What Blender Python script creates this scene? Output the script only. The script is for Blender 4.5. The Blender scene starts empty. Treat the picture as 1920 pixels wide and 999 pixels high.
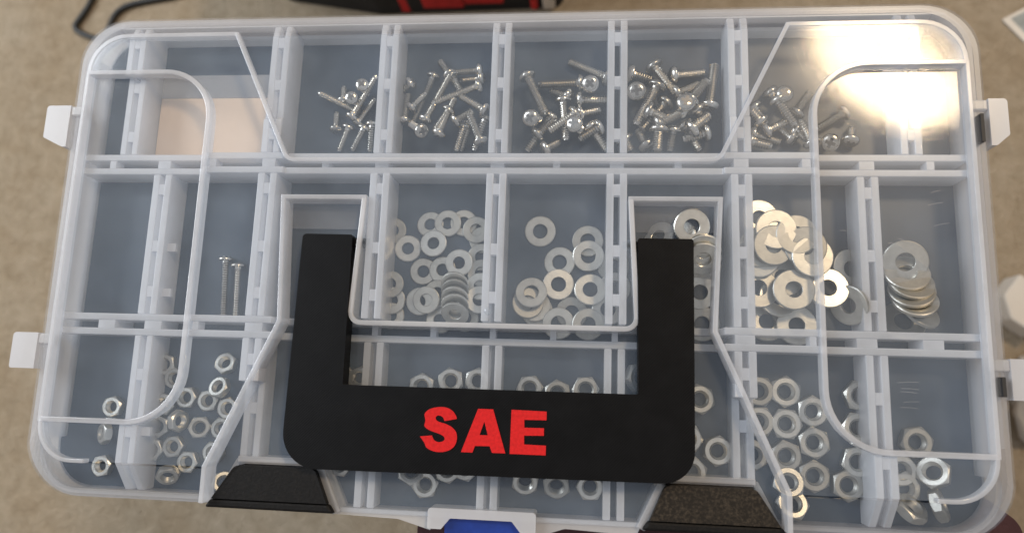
import bpy, bmesh, math, random
from mathutils import Vector, Matrix

# ------------------------------------------------------------------ camera, world, lamps, exposure
scene = bpy.context.scene
C = scene.collection
MM = 0.001
LIFT = 0.400            # case frame z = 0 (lid face) stands 0.40 m above the carpet

cam_d = bpy.data.cameras.new('camera')
cam = bpy.data.objects.new('camera', cam_d); C.objects.link(cam)
right = Vector((0.99476782, 0.03269086, -0.09678992))
down = Vector((0.01590005, -0.98541722, -0.169411))
fwd = Vector((-0.10091665, 0.16698565, -0.98078113))
m = Matrix((right, -down, -fwd)).transposed().to_4x4()
m.translation = Vector((33.179 * MM, -44.681 * MM, 252.791 * MM + LIFT))
cam.matrix_world = m
cam_d.sensor_width = 36.0
cam_d.lens = 24.75
cam_d.clip_start = 0.01
cam_d.clip_end = 50
cam_d.dof.use_dof = True
cam_d.dof.focus_distance = 0.262
cam_d.dof.aperture_fstop = 8.5
scene.camera = cam

world = bpy.data.worlds.new('World'); scene.world = world
world.use_nodes = True
wn = world.node_tree.nodes; wl = world.node_tree.links
bg = wn['Background']
tc = wn.new('ShaderNodeTexCoord'); sp = wn.new('ShaderNodeSeparateXYZ'); cr = wn.new('ShaderNodeValToRGB')
wl.new(tc.outputs['Generated'], sp.inputs[0]); wl.new(sp.outputs['Z'], cr.inputs[0]); wl.new(cr.outputs[0], bg.inputs[0])
cr.color_ramp.elements[0].position = 0.0; cr.color_ramp.elements[0].color = (0.30, 0.27, 0.24, 1)
cr.color_ramp.elements[1].position = 0.85; cr.color_ramp.elements[1].color = (0.86, 0.86, 0.89, 1)
bg.inputs[1].default_value = 0.50

def area(name, loc, target, size, size_y, power, col, shape='RECTANGLE'):
    d = bpy.data.lights.new(name, 'AREA'); d.shape = shape; d.size = size; d.size_y = size_y
    d.energy = power; d.color = col
    o = bpy.data.objects.new(name, d); C.objects.link(o); o.location = loc
    o.rotation_euler = (Vector(target) - Vector(loc)).to_track_quat('-Z', 'Y').to_euler()
    return o
case_at = (0, 0, LIFT)
area('ceiling_lamp', (0.779, 0.786, 1.5 + LIFT), (0.1407, 0.0751, LIFT), 0.42, 0.21, 16, (1.0, 0.75, 0.47), 'ELLIPSE')
area('window_light', (-1.7, 0.55, 1.35), case_at, 1.1, 1.2, 38, (0.88, 0.94, 1.0))

scene.view_settings.view_transform = 'Standard'
scene.view_settings.look = 'None'
scene.view_settings.exposure = 0.02
scene.view_settings.gamma = 1.0
scene.render.engine = 'CYCLES'
scene.cycles.transparent_max_bounces = 48
scene.cycles.max_bounces = 12
scene.cycles.transmission_bounces = 8
scene.cycles.diffuse_bounces = 5
scene.cycles.caustics_reflective = False
scene.cycles.caustics_refractive = False
scene.cycles.use_denoising = True

# ------------------------------------------------------------------ materials
class NT:
    def __init__(s, name):
        s.m = bpy.data.materials.new(name); s.m.use_nodes = True
        s.n = s.m.node_tree.nodes; s.l = s.m.node_tree.links; s.n.clear()
        s.out = s.n.new('ShaderNodeOutputMaterial')
    def a(s, t, **kw):
        n = s.n.new(t)
        for k, v in kw.items():
            if k in n.inputs: n.inputs[k].default_value = v
            else: setattr(n, k, v)
        return n
    def c(s, a, b): s.l.new(a, b)

def noise(t, scale, detail=4, rough=0.55):
    tcn = t.a('ShaderNodeTexCoord'); nz = t.a('ShaderNodeTexNoise', Scale=scale, Detail=detail, Roughness=rough)
    t.c(tcn.outputs['Object'], nz.inputs['Vector'])
    return nz

def ramp(t, src, p0, c0, p1, c1):
    r = t.a('ShaderNodeValToRGB'); t.c(src, r.inputs[0])
    r.color_ramp.elements[0].position = p0; r.color_ramp.elements[0].color = (*c0, 1)
    r.color_ramp.elements[1].position = p1; r.color_ramp.elements[1].color = (*c1, 1)
    return r

def solid(name, col, rough=0.5, metal=0.0, var=0.12, scale=60, bump=0.0, bscale=900, spec=0.5, rnd=0.0):
    t = NT(name); p = t.a('ShaderNodeBsdfPrincipled', Roughness=rough, Metallic=metal)
    p.inputs['Specular IOR Level'].default_value = spec
    nz = noise(t, scale)
    r = ramp(t, nz.outputs['Fac'], 0.3, tuple(v * (1 - var) for v in col), 0.7, tuple(min(1, v * (1 + var)) for v in col))
    if rnd:     # every piece of steel its own tone and polish
        oi = t.a('ShaderNodeObjectInfo'); hv = t.a('ShaderNodeHueSaturation')
        vr = t.a('ShaderNodeMapRange'); t.c(oi.outputs['Random'], vr.inputs[0]); vr.inputs[3].default_value = 1 - rnd; vr.inputs[4].default_value = 1 + rnd
        t.c(vr.outputs[0], hv.inputs['Value']); t.c(r.outputs[0], hv.inputs['Color']); t.c(hv.outputs[0], p.inputs['Base Color'])
        rr = t.a('ShaderNodeMapRange'); t.c(oi.outputs['Random'], rr.inputs[0]); rr.inputs[3].default_value = rough * 1.25; rr.inputs[4].default_value = rough * .85
        t.c(rr.outputs[0], p.inputs['Roughness'])
    else: t.c(r.outputs[0], p.inputs['Base Color'])
    if bump:
        n2 = noise(t, bscale, 3); b = t.a('ShaderNodeBump', Strength=bump, Distance=0.0003)
        t.c(n2.outputs['Fac'], b.inputs['Height']); t.c(b.outputs[0], p.inputs['Normal'])
    t.c(p.outputs[0], t.out.inputs[0])
    return t.m

def plastic(name, opac, col, rough, gloss=1.0, scratch=0.0, cloud=0.25, trans=0.5, wave=0.0):
    """thin moulded polypropylene: part clear, part milky scatter, a gloss coat on the outer faces"""
    t = NT(name)
    tr = t.a('ShaderNodeBsdfTransparent', Color=(0.985, 0.99, 0.995, 1))
    di = t.a('ShaderNodeBsdfDiffuse', Color=(*col, 1)); tl = t.a('ShaderNodeBsdfTranslucent', Color=(*col, 1))
    mk = t.a('ShaderNodeMixShader'); mk.inputs[0].default_value = trans
    t.c(di.outputs[0], mk.inputs[1]); t.c(tl.outputs[0], mk.inputs[2])
    nz = noise(t, 35, 5, 0.6)
    mr = t.a('ShaderNodeMapRange'); t.c(nz.outputs['Fac'], mr.inputs[0])
    mr.inputs[1].default_value = 0.3; mr.inputs[2].default_value = 0.7
    mr.inputs[3].default_value = opac * (1 - cloud); mr.inputs[4].default_value = opac * (1 + cloud)
    mb = t.a('ShaderNodeMixShader')
    t.c(mr.outputs[0], mb.inputs[0]); t.c(tr.outputs[0], mb.inputs[1]); t.c(mk.outputs[0], mb.inputs[2])
    gl = t.a('ShaderNodeBsdfGlossy', Roughness=rough)
    fr = t.a('ShaderNodeFresnel', IOR=1.49)
    ge = t.a('ShaderNodeNewGeometry')
    inv = t.a('ShaderNodeMath', operation='SUBTRACT'); inv.inputs[0].default_value = 1.0
    t.c(ge.outputs['Backfacing'], inv.inputs[1])
    mu = t.a('ShaderNodeMath', operation='MULTIPLY'); t.c(fr.outputs[0], mu.inputs[0]); t.c(inv.outputs[0], mu.inputs[1])
    mg = t.a('ShaderNodeMath', operation='MULTIPLY'); t.c(mu.outputs[0], mg.inputs[0]); mg.inputs[1].default_value = gloss
    mx = t.a('ShaderNodeMixShader')
    g2 = t.a('ShaderNodeBsdfGlossy', Roughness=0.34); gm = t.a('ShaderNodeMixShader'); gm.inputs[0].default_value = 0.28 if scratch else 0.0
    t.c(gl.outputs[0], gm.inputs[1]); t.c(g2.outputs[0], gm.inputs[2])
    t.c(mg.outputs[0], mx.inputs[0]); t.c(mb.outputs[0], mx.inputs[1]); t.c(gm.outputs[0], mx.inputs[2])
    if scratch:
        tcn = t.a('ShaderNodeTexCoord'); mp = t.a('ShaderNodeMapping'); mp.inputs['Scale'].default_value = (60, 900, 60)
        mp.inputs['Rotation'].default_value = (0, 0, 0.25)
        t.c(tcn.outputs['Object'], mp.inputs[0])
        n2 = t.a('ShaderNodeTexNoise', Scale=1.0, Detail=6, Roughness=0.7); t.c(mp.outputs[0], n2.inputs['Vector'])
        n3 = noise(t, 28, 2)
        ad = t.a('ShaderNodeMath', operation='MULTIPLY_ADD'); t.c(n3.outputs['Fac'], ad.inputs[0]); ad.inputs[1].default_value = wave
        t.c(n2.outputs['Fac'], ad.inputs[2])
        b = t.a('ShaderNodeBump', Strength=scratch, Distance=0.0002)
        t.c(ad.outputs[0], b.inputs['Height']); t.c(b.outputs[0], gl.inputs['Normal'])
        n4 = noise(t, 20, 4)
        rr = t.a('ShaderNodeMapRange'); t.c(n4.outputs['Fac'], rr.inputs[0]); rr.inputs[1].default_value = 0.35; rr.inputs[2].default_value = 0.7
        rr.inputs[3].default_value = rough * 0.7; rr.inputs[4].default_value = rough * 1.8
        t.c(rr.outputs[0], gl.inputs['Roughness'])
    t.c(mx.outputs[0], t.out.inputs[0])
    return t.m

MILK = (0.72, 0.84, 0.99)
M = {}
M['lid'] = plastic('clear_lid_plastic', 0.085, MILK, 0.06, 1.0, 0.05, 0.35, 0.4, 2.0)
M['lid_gloss'] = plastic('glossy_lid_plastic', 0.07, MILK, 0.04, 1.15, 0.05, 0.35, 0.4, 2.0)
M['rim'] = plastic('milky_rim_plastic', 0.6, (0.90, 0.90, 0.91), 0.18, 1.0, 0.0, 0.15, 0.5)
M['step'] = plastic('step_wall_plastic', 0.54, (0.92, 0.93, 0.96), 0.12, 1.0, 0.0, 0.2, 0.5)
M['wall'] = plastic('divider_plastic', 0.74, (0.90, 0.91, 0.94), 0.25, 0.8, 0.0, 0.14, 0.45)
M['skirt'] = plastic('case_wall_plastic', 0.42, (0.88, 0.88, 0.90), 0.22, 0.8, 0.0, 0.15, 0.5)
M['scratch'] = plastic('worn_scratch_plastic', 0.30, (0.9, 0.9, 0.9), 0.3)
M['flange'] = plastic('flange_plastic', 0.11, (0.88, 0.88, 0.90), 0.12, 1.0, 0.0, 0.2, 0.5)
M['tab'] = plastic('white_tab_plastic', 0.8, (0.74, 0.75, 0.78), 0.25, 1.0, 0.0, 0.06, 0.3)
M['floor'] = solid('slate_case_floor', (0.022, 0.041, 0.072), 0.42, 0, 0.18, 25)
M['zinc'] = solid('zinc_plated_steel', (0.60, 0.57, 0.52), 0.22, 1.0, 0.12, 180, 0.10, 1500, 0.5, 0.25)
M['zinc_flat'] = solid('satin_steel', (0.53, 0.515, 0.47), 0.38, 1.0, 0.12, 260, 0.14, 1500, 0.5, 0.3)
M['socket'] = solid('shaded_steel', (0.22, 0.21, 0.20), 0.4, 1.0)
M['gap_leg_black'] = solid('gap_shade_and_leg_black', (0.02, 0.02, 0.022), 0.6)  # black for the painted gap shade by the latches and the stool legs
M['red'] = solid('red_print_plastic', (0.62, 0.014, 0.015), 0.5, 0, 0.14, 900, 0.35, 2500, 0.2)
M['blue'] = solid('blue_latch_plastic', (0.012, 0.045, 0.30), 0.35, 0, 0.15, 300)
M['maroon'] = solid('maroon_fabric', (0.075, 0.038, 0.042), 0.9, 0, 0.2, 90, 0.6, 700, 0.2)
M['card'] = solid('cream_card', (0.72, 0.58, 0.47), 0.7, 0, 0.04, 30)
M['bag'] = solid('black_bag_cloth', (0.012, 0.012, 0.013), 0.75, 0, 0.3, 60, 0.5, 500)
M['bagred'] = solid('red_bag_cloth', (0.55, 0.02, 0.02), 0.7, 0, 0.2, 60, 0.4, 500)
M['cord'] = solid('black_cord_rubber', (0.012, 0.012, 0.011), 0.5)
M['white'] = solid('white_card_box', (0.66, 0.61, 0.54), 0.6, 0, 0.05, 20)
M['printgrey'] = solid('grey_print', (0.30, 0.32, 0.31), 0.6, 0, 0.3, 40)

def printed_black(name, col, rough, ang, freq):
    """black 3D print: fine extrusion lines as relief"""
    t = NT(name); p = t.a('ShaderNodeBsdfPrincipled', Roughness=rough)
    p.inputs['Specular IOR Level'].default_value = 0.12
    nz = noise(t, 120, 5); r = ramp(t, nz.outputs['Fac'], 0.35, tuple(v * .8 for v in col), 0.75, tuple(v * 1.35 for v in col))
    t.c(r.outputs[0], p.inputs['Base Color'])
    tcn = t.a('ShaderNodeTexCoord'); mp = t.a('ShaderNodeMapping'); mp.inputs['Rotation'].default_value = (0, 0, ang)
    t.c(tcn.outputs['Object'], mp.inputs[0])
    wv = t.a('ShaderNodeTexWave', Scale=freq, Distortion=0.6, Detail=2.0); t.c(mp.outputs[0], wv.inputs['Vector'])
    n2 = noise(t, 700, 4)
    ad = t.a('ShaderNodeMath', operation='ADD'); t.c(wv.outputs['Fac'], ad.inputs[0]); t.c(n2.outputs['Fac'], ad.inputs[1])
    b = t.a('ShaderNodeBump', Strength=0.35, Distance=0.00015); t.c(ad.outputs[0], b.inputs['Height'])
    t.c(b.outputs[0], p.inputs['Normal']); t.c(p.outputs[0], t.out.inputs[0])
    return t.m
M['black'] = printed_black('black_print_plastic', (0.0045, 0.0045, 0.005), 0.45, math.radians(45), 420)
def speckled(name, col, grain):
    t = NT(name); p = t.a('ShaderNodeBsdfPrincipled', Roughness=0.6); p.inputs['Specular IOR Level'].default_value = 0.2
    nz = noise(t, 900, 3, 0.7); r = ramp(t, nz.outputs['Fac'], 0.45, col, 0.72, grain)
    t.c(r.outputs[0], p.inputs['Base Color'])
    b = t.a('ShaderNodeBump', Strength=0.6, Distance=0.0003); t.c(nz.outputs['Fac'], b.inputs['Height'])
    t.c(b.outputs[0], p.inputs['Normal']); t.c(p.outputs[0], t.out.inputs[0])
    return t.m
M['clip'] = speckled('rough_black_clip', (0.006, 0.0056, 0.0055), (0.012, 0.0105, 0.0095))
M['clip_brown'] = speckled('rough_brown_black_clip', (0.016, 0.013, 0.010), (0.060, 0.047, 0.034))

def carpet_mat():
    t = NT('beige_carpet'); p = t.a('ShaderNodeBsdfPrincipled', Roughness=0.95)
    p.inputs['Specular IOR Level'].default_value = 0.1
    n1 = noise(t, 14, 5, 0.65); n2 = noise(t, 70, 4, 0.7); n3 = noise(t, 420, 3, 0.7)
    r1 = ramp(t, n1.outputs['Fac'], 0.32, (0.52, 0.41, 0.285), 0.68, (0.61, 0.51, 0.385))
    r2 = ramp(t, n2.outputs['Fac'], 0.30, (0.72, 0.70, 0.66), 0.62, (1.0, 1.0, 1.0))
    mx = t.a('ShaderNodeMix', data_type='RGBA', blend_type='MULTIPLY'); mx.inputs[0].default_value = 0.8
    t.c(r1.outputs[0], mx.inputs[6]); t.c(r2.outputs[0], mx.inputs[7])
    r3 = ramp(t, n3.outputs['Fac'], 0.3, (0.7, 0.68, 0.64), 0.7, (1, 1, 1))
    m2 = t.a('ShaderNodeMix', data_type='RGBA', blend_type='MULTIPLY'); m2.inputs[0].default_value = 0.7
    t.c(mx.outputs[2], m2.inputs[6]); t.c(r3.outputs[0], m2.inputs[7])
    t.c(m2.outputs[2], p.inputs['Base Color'])
    ad = t.a('ShaderNodeMath', operation='ADD'); t.c(n2.outputs['Fac'], ad.inputs[0]); t.c(n3.outputs['Fac'], ad.inputs[1])
    b = t.a('ShaderNodeBump', Strength=0.9, Distance=0.006); t.c(ad.outputs[0], b.inputs['Height'])
    t.c(b.outputs[0], p.inputs['Normal']); t.c(p.outputs[0], t.out.inputs[0])
    return t.m
M['carpet'] = carpet_mat()

# ------------------------------------------------------------------ helpers (millimetres in, metres out)
def finish(bm, name, mat, parent=None, loc=None, smooth=False, bevel=0.0, segs=2):
    bmesh.ops.recalc_face_normals(bm, faces=bm.faces)
    for v in bm.verts: v.co *= MM
    me = bpy.data.meshes.new(name); bm.to_mesh(me); bm.free()
    me.materials.append(mat)
    if smooth:
        for p in me.polygons: p.use_smooth = True
    o = bpy.data.objects.new(name, me); C.objects.link(o)
    if parent: o.parent = parent
    if loc: o.location = Vector(loc) * MM
    if bevel:
        b = o.modifiers.new('edge', 'BEVEL'); b.width = bevel * MM; b.segments = segs; b.limit_method = 'ANGLE'
        b.angle_limit = math.radians(40)
    return o

def box(bm, x0, x1, y0, y1, z0, z1):
    vs = [bm.verts.new((x, y, z)) for z in (z0, z1) for x, y in ((x0, y0), (x1, y0), (x1, y1), (x0, y1))]
    for f in ((3, 2, 1, 0), (4, 5, 6, 7), (0, 1, 5, 4), (1, 2, 6, 5), (2, 3, 7, 6), (3, 0, 4, 7)):
        bm.faces.new([vs[i] for i in f])

def poly_area(p):
    return 0.5 * sum(a[0] * b[1] - b[0] * a[1] for a, b in zip(p, p[1:] + p[:1]))

def prism(bm, pts, z0, z1, holes=()):
    """outline (and holes) extruded from z0 to z1"""
    loops = [list(pts)] + [list(h) for h in holes]
    if poly_area(loops[0]) < 0: loops[0].reverse()
    for h in loops[1:]:
        if poly_area(h) > 0: h.reverse()
    caps = []
    for z in (z0, z1):
        allv, edges = [], []
        for lp in loops:
            vs = [bm.verts.new((x, y, z)) for x, y in lp]
            allv.append(vs)
            edges += [bm.edges.new((a, b)) for a, b in zip(vs, vs[1:] + vs[:1])]
        if len(loops) == 1:
            f = bm.faces.new(allv[0]); f.normal_update(); bmesh.ops.triangulate(bm, faces=[f])
        else:
            bmesh.ops.triangle_fill(bm, edges=edges, use_beauty=True)
        caps.append(allv)
    for lo, hi in zip(*caps):
        n = len(lo)
        for i in range(n):
            bm.faces.new((lo[i], lo[(i + 1) % n], hi[(i + 1) % n], hi[i]))

def fillet(pts, radii, seg=8, closed=True):
    out = []
    n = len(pts)
    for i, (p, r) in enumerate(zip(pts, radii)):
        if not r or (not closed and i in (0, n - 1)):
            out.append(tuple(p)); continue
        a, b, c = Vector(pts[i - 1]), Vector(p), Vector(pts[(i + 1) % n])
        u, v = (a - b).normalized(), (c - b).normalized()
        ang = u.angle(v); t = min(r / math.tan(ang / 2), (a - b).length * .49 if r < 3 else (a - b).length, (c - b).length)
        rr = t * math.tan(ang / 2)
        cen = b + (u + v).normalized() * (rr / math.sin(ang / 2))
        s, e = b + u * t, b + v * t
        a0 = math.atan2(*(s - cen).yx); a1 = math.atan2(*(e - cen).yx)
        d = (a1 - a0 + math.pi) % (2 * math.pi) - math.pi
        for k in range(seg + 1):
            th = a0 + d * k / seg
            out.append((cen.x + rr * math.cos(th), cen.y + rr * math.sin(th)))
    return out

def ribbon(bm, pts, w, z0, z1, closed=False):
    """a wall of thickness w standing along a polyline, from z0 to z1"""
    n = len(pts); L, R_ = [], []
    for i, p in enumerate(pts):
        a = Vector(pts[i - 1] if (i or closed) else p); c = Vector(pts[(i + 1) % n] if (i < n - 1 or closed) else p)
        b = Vector(p)
        d1 = (b - a).normalized() if (b - a).length > 1e-6 else None
        d2 = (c - b).normalized() if (c - b).length > 1e-6 else None
        if d1 is None: d1 = d2
        if d2 is None: d2 = d1
        n1 = Vector((-d1.y, d1.x)); n2 = Vector((-d2.y, d2.x)); nn = (n1 + n2).normalized()
        k = w / 2 / max(0.5, nn.dot(n1))
        L.append(b + nn * k); R_.append(b - nn * k)
    def row(z, P): return [bm.verts.new((p.x, p.y, z)) for p in P]
    l0, r0, l1, r1 = row(z0, L), row(z0, R_), row(z1, L), row(z1, R_)
    rng = range(n if closed else n - 1)
    for i in rng:
        j = (i + 1) % n
        bm.faces.new((l1[i], l1[j], r1[j], r1[i])); bm.faces.new((l0[j], l0[i], r0[i], r0[j]))
        bm.faces.new((l0[i], l0[j], l1[j], l1[i])); bm.faces.new((r0[j], r0[i], r1[i], r1[j]))
    if not closed:
        bm.faces.new((l0[0], l1[0], r1[0], r0[0])); bm.faces.new((l1[-1], l0[-1], r0[-1], r1[-1]))

def slab_yz(bm, x0, x1, prof):
    """closed profile in (y, z) extruded along x"""
    a = [bm.verts.new((x0, y, z)) for y, z in prof]; b = [bm.verts.new((x1, y, z)) for y, z in prof]
    f1 = bm.faces.new(a); f2 = bm.faces.new(list(reversed(b)))
    f1.normal_update(); f2.normal_update()
    n = len(prof)
    for i in range(n): bm.faces.new((a[i], b[i], b[(i + 1) % n], a[(i + 1) % n]))
    bmesh.ops.triangulate(bm, faces=[f1, f2])

def slab_xz(bm, y0, y1, prof):
    a = [bm.verts.new((x, y0, z)) for x, z in prof]; b = [bm.verts.new((x, y1, z)) for x, z in prof]
    f1 = bm.faces.new(a); f2 = bm.faces.new(list(reversed(b)))
    f1.normal_update(); f2.normal_update()
    n = len(prof)
    for i in range(n): bm.faces.new((a[i], b[i], b[(i + 1) % n], a[(i + 1) % n]))
    bmesh.ops.triangulate(bm, faces=[f1, f2])

def tag(o, label=None, cat=None, group=None, kind=None):
    if label: o['label'] = label
    if cat: o['category'] = cat
    if group: o['group'] = group
    if kind: o['kind'] = kind
    return o

def empty(name, loc_mm=(0, 0, 0)):
    o = bpy.data.objects.new(name, None); C.objects.link(o)
    o.empty_display_size = 0.01
    o.location = (loc_mm[0] * MM, loc_mm[1] * MM, loc_mm[2] * MM + LIFT)
    return o

def mir(pts): return [(-x, y) for x, y in reversed(pts)]

# ------------------------------------------------------------------ carpet
bm = bmesh.new(); box(bm, -2600, 2600, -2600, 2600, -30, 0)
g = finish(bm, 'carpet_floor', M['carpet']); tag(g, kind='structure')

# ------------------------------------------------------------------ the case
case = empty('organizer_case', (0, 0, 0))
tag(case, 'translucent plastic hardware organizer case with black handle reading SAE in red', 'organizer case')
FLOOR = -16.0

# outline of the raised top panel of the lid, going round clockwise seen from above
half_right = (
    fillet([(81.8, 38.9), (108.0, 91.8), (169.5, 91.8), (169.5, 76.2), (115.7, 76.2), (115.6, -62.9), (169.5, -62.9), (169.5, -77.3),
            (102.9, -77.3), (79.6, -23.5), (82.2, 24.4), (50.0, 24.4), (52.6, -23.6)],
           [5, 0, 15, 0, 20, 20, 0, 14, 0, 0, 0, 0, 4], 8, closed=False))
half_right = fillet([(0, 38.9)] + [(81.8, 38.9), (108.0, 91.8), (169.5, 91.8), (169.5, 76.2), (115.7, 76.2), (115.6, -62.9), (169.5, -62.9),
            (169.5, -77.3), (102.9, -77.3), (79.6, -23.5), (82.2, 24.4), (50.0, 24.4), (52.6, -23.6)] + [(0, -23.6)],
           [0, 5, 0, 15, 0, 20, 20, 0, 14, 0, 0, 0, 0, 4, 0], 8, closed=False)
outline = half_right + mir(half_right)[1:-1]
T = 1.1
bm = bmesh.new(); prism(bm, outline, -T, 0)
lid = finish(bm, 'lid', M['lid'], case)

GR = -3.0        # grip recess level
BR = -1.2        # back recess level
FR = -6.4        # front recess level
grip_r = fillet([(169.0, 75.6), (116.3, 75.6), (116.3, -62.3), (169.0, -62.3)], [0, 20, 20, 0], 10)
for pts in (grip_r, mir(grip_r)):
    bm = bmesh.new(); prism(bm, pts, GR - T, GR)
    finish(bm, 'grip_recess', M['lid_gloss'], lid)
    bm = bmesh.new(); ribbon(bm, fillet([(169.6, 75.9), (116.0, 75.9), (116.0, -62.6), (169.6, -62.6)] if pts is grip_r else
                                        [(-169.6, 75.9), (-116.0, 75.9), (-116.0, -62.6), (-169.6, -62.6)], [0, 20, 20, 0], 12, closed=False), 2.0, GR - T - .1, 0.35)
    finish(bm, 'step_rib', M['step'], lid, bevel=0.35)
SCR = [(140.6, -39.3, 147.6, -38.9), (141.9, -41.2, 147.7, -41.4), (141.5, -42.3, 147.0, -42.6), (142.3, -45.8, 147.5, -45.5), (141.2, -47.5, 147.0, -47.8),
       (155.7, 27.8, 159.4, 28.8), (154.5, 23.3, 159.6, 24.3), (155.9, 15.7, 161.3, 16.9), (140.3, 9.5, 146.6, 8.6), (143.5, 11.3, 149.0, 8.9), (132.7, 21.1, 136.1, 17.2), (124.1, 13.8, 127.2, 13.5)]
for x0, y0, x1, y1 in SCR:      # worn scratches on the right grip recess
    bm = bmesh.new(); ribbon(bm, [(x0, y0), ((x0 + x1) / 2, (y0 + y1) / 2 + .15), (x1, y1)], 0.10, GR + .01, GR + .03)
    finish(bm, 'scratch', M['scratch'], lid)
bk = fillet([(-107.3, 91.3), (-81.4, 39.5), (81.4, 39.5), (107.3, 91.3)], [0, 5, 5, 0], 6)
bm = bmesh.new(); prism(bm, bk, BR - T, BR)
finish(bm, 'back_recess', M['lid'], lid)
bm = bmesh.new(); ribbon(bm, fillet([(-108.0, 92.4), (-82.0, 39.0), (82.0, 39.0), (108.0, 92.4)], [0, 5, 5, 0], 6, closed=False), 1.7, BR - T - .1, 0.35)
finish(bm, 'step_rib', M['step'], lid, bevel=0.3)
# frame line round the top panel
for sgn in (1, -1):
    tl = fillet([(sgn * 108.0, 91.8), (sgn * 169.5, 91.8), (sgn * 169.5, 76.2)], [0, 15, 0], 10, closed=False)
    bm = bmesh.new(); ribbon(bm, tl, 1.9, -3.2, 0.3); finish(bm, 'frame_rib', M['step'], lid, bevel=0.3)
    tl = fillet([(sgn * 169.5, -62.9), (sgn * 169.5, -77.3), (sgn * 150, -77.3)], [0, 14, 0], 10, closed=False)
    bm = bmesh.new(); ribbon(bm, tl, 1.5, -3.2, 0.3); finish(bm, 'frame_rib', M['step'], lid, bevel=0.3)
    bm = bmesh.new(); ribbon(bm, [(sgn * 169.9, 76.6), (sgn * 169.9, -63.4)], 1.6, -4.6, 0.2); finish(bm, 'frame_rib', M['step'], lid, bevel=0.3)

# front recess (handle well): panel and its step walls
fr_r = [(0, -23.0), (52.9, -23.0), (50.6, 23.9), (81.7, 23.9), (79.1, -23.7), (102.4, -77.5), (102.6, -88.5), (97, -88.5), (92.5, -75.2), (63.5, -75.2), (56, -91.5), (0, -91.5)]
fr = fr_r + mir(fr_r)[1:-1]
bm = bmesh.new(); prism(bm, fr, FR - T, FR)
well = finish(bm, 'handle_well', M['lid'], lid)
for sgn in (1, -1):
    bm = bmesh.new(); ribbon(bm, [(sgn * 102.9, -90), (sgn * 103.0, -77.3), (sgn * 79.5, -23.6), (sgn * 82.1, 24.2), (sgn * 50.1, 24.2), (sgn * 52.5, -20)], 1.8, FR - T - .1, 0.3)
    finish(bm, 'well_wall', M['step'], lid, bevel=0.3)
    # sloping wall between the clip notch and the latch bay
    bm = bmesh.new(); ribbon(bm, [(sgn * 54.3, -92.0), (sgn * 61.8, -76.6)], 3.2, FR - 5, FR + 0.9)
    finish(bm, 'notch_wall', M['skirt'], lid, bevel=0.4)
    bm = bmesh.new(); ribbon(bm, [(sgn * 93.5, -74.6), (sgn * 62.5, -74.6)], 2.2, FR - 8, FR + 0.3)
    finish(bm, 'notch_wall', M['skirt'], lid, bevel=0.3)
    # curved back of the handle pocket
    prof = [(24.0, -0.4)] + [(24.0 - 11 * (1 - math.cos(a)), -0.4 - 5.9 * math.sin(a)) for a in (.3, .6, .9, 1.2, 1.57)]
    bm = bmesh.new(); slab_yz(bm, min(sgn * 51.2, sgn * 81), max(sgn * 51.2, sgn * 81), prof + [(y + .2, z - .9) for y, z in reversed(prof)])
    finish(bm, 'pocket_back', M['flange'], lid)
    # pivot boss on the tongue side
    bm = bmesh.new(); box(bm, sgn * 48.6 - 2.4, sgn * 48.6 + 2.4, 4.6, 9.6, -5.4, -1.3)
    finish(bm, 'pivot_boss', M['lid_gloss'], lid, bevel=1.2)
bm = bmesh.new(); ribbon(bm, fillet([(50.1, 24.0), (52.5, -23.5), (-52.5, -23.5), (-50.1, 24.0)], [0, 4, 4, 0], 6, closed=False), 1.9, FR - T - .1, 0.35)
finish(bm, 'tongue_rim', M['rim'], lid, bevel=0.35)
bm = bmesh.new(); bmesh.ops.create_uvsphere(bm, u_segments=12, v_segments=8, radius=1.5)
for v in bm.verts: v.co.z *= 0.5
finish(bm, 'moulding_gate', M['lid_gloss'], lid, loc=(-1.1, -18.2, 0.2), smooth=True)

# sloping flange of the lid and its skirt
def rrect(x, y0, y1, r, n=10):
    return fillet([(103, y0), (x, y0), (x, y1), (-x, y1), (-x, y0), (-103, y0)], [0, r, r, r, r, 0], n, closed=False)
inner = rrect(170.2, -78.0, 92.6, 15); outer = rrect(176.1, -91.2, 100.4, 19)
def oz(p): return -2.6 if p[1] > -70 else -2.6 - 5.2 * min(1, (-70 - p[1]) / 21.2)
cut0 = next(i for i in range(len(outer)) if outer[i][1] > -80); cut1 = len(outer) - 1 - cut0
for i0, i1, mt, nm in ((0, cut0, M['lid_gloss'], 'front_slope'), (cut0, cut1, M['flange'], 'flange'), (cut1, len(outer) - 1, M['lid_gloss'], 'front_slope')):
    bm = bmesh.new(); P_i, P_o = inner[i0:i1 + 1], outer[i0:i1 + 1]
    rows = [[bm.verts.new((x, y, z)) for (x, y), z in zip(P, Z)] for P, Z in (
        (P_i, [-0.05] * len(P_i)), (P_o, [oz(p) for p in P_o]), (P_o, [oz(p) - 1.2 for p in P_o]), (P_i, [-1.25] * len(P_i)))]
    for a, c in zip(rows, rows[1:] + rows[:1]):
        for k in range(len(a) - 1): bm.faces.new((a[k], a[k + 1], c[k + 1], c[k]))
    finish(bm, nm, mt, lid)
bm = bmesh.new()
ins = [(x * .990, y * .984) for x, y in outer]
rows = [[bm.verts.new((x, y, z)) for (x, y), z in zip(P, Z)] for P, Z in (
    (outer, [oz(p) - 1.25 for p in outer]), (outer, [oz(p) - 4.8 for p in outer]), (ins, [oz(p) - 4.8 for p in outer]), (ins, [oz(p) - 1.25 for p in outer]))]
for a, c in zip(rows, rows[1:] + rows[:1]):
    for k in range(len(a) - 1): bm.faces.new((a[k], a[k + 1], c[k + 1], c[k]))
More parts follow.
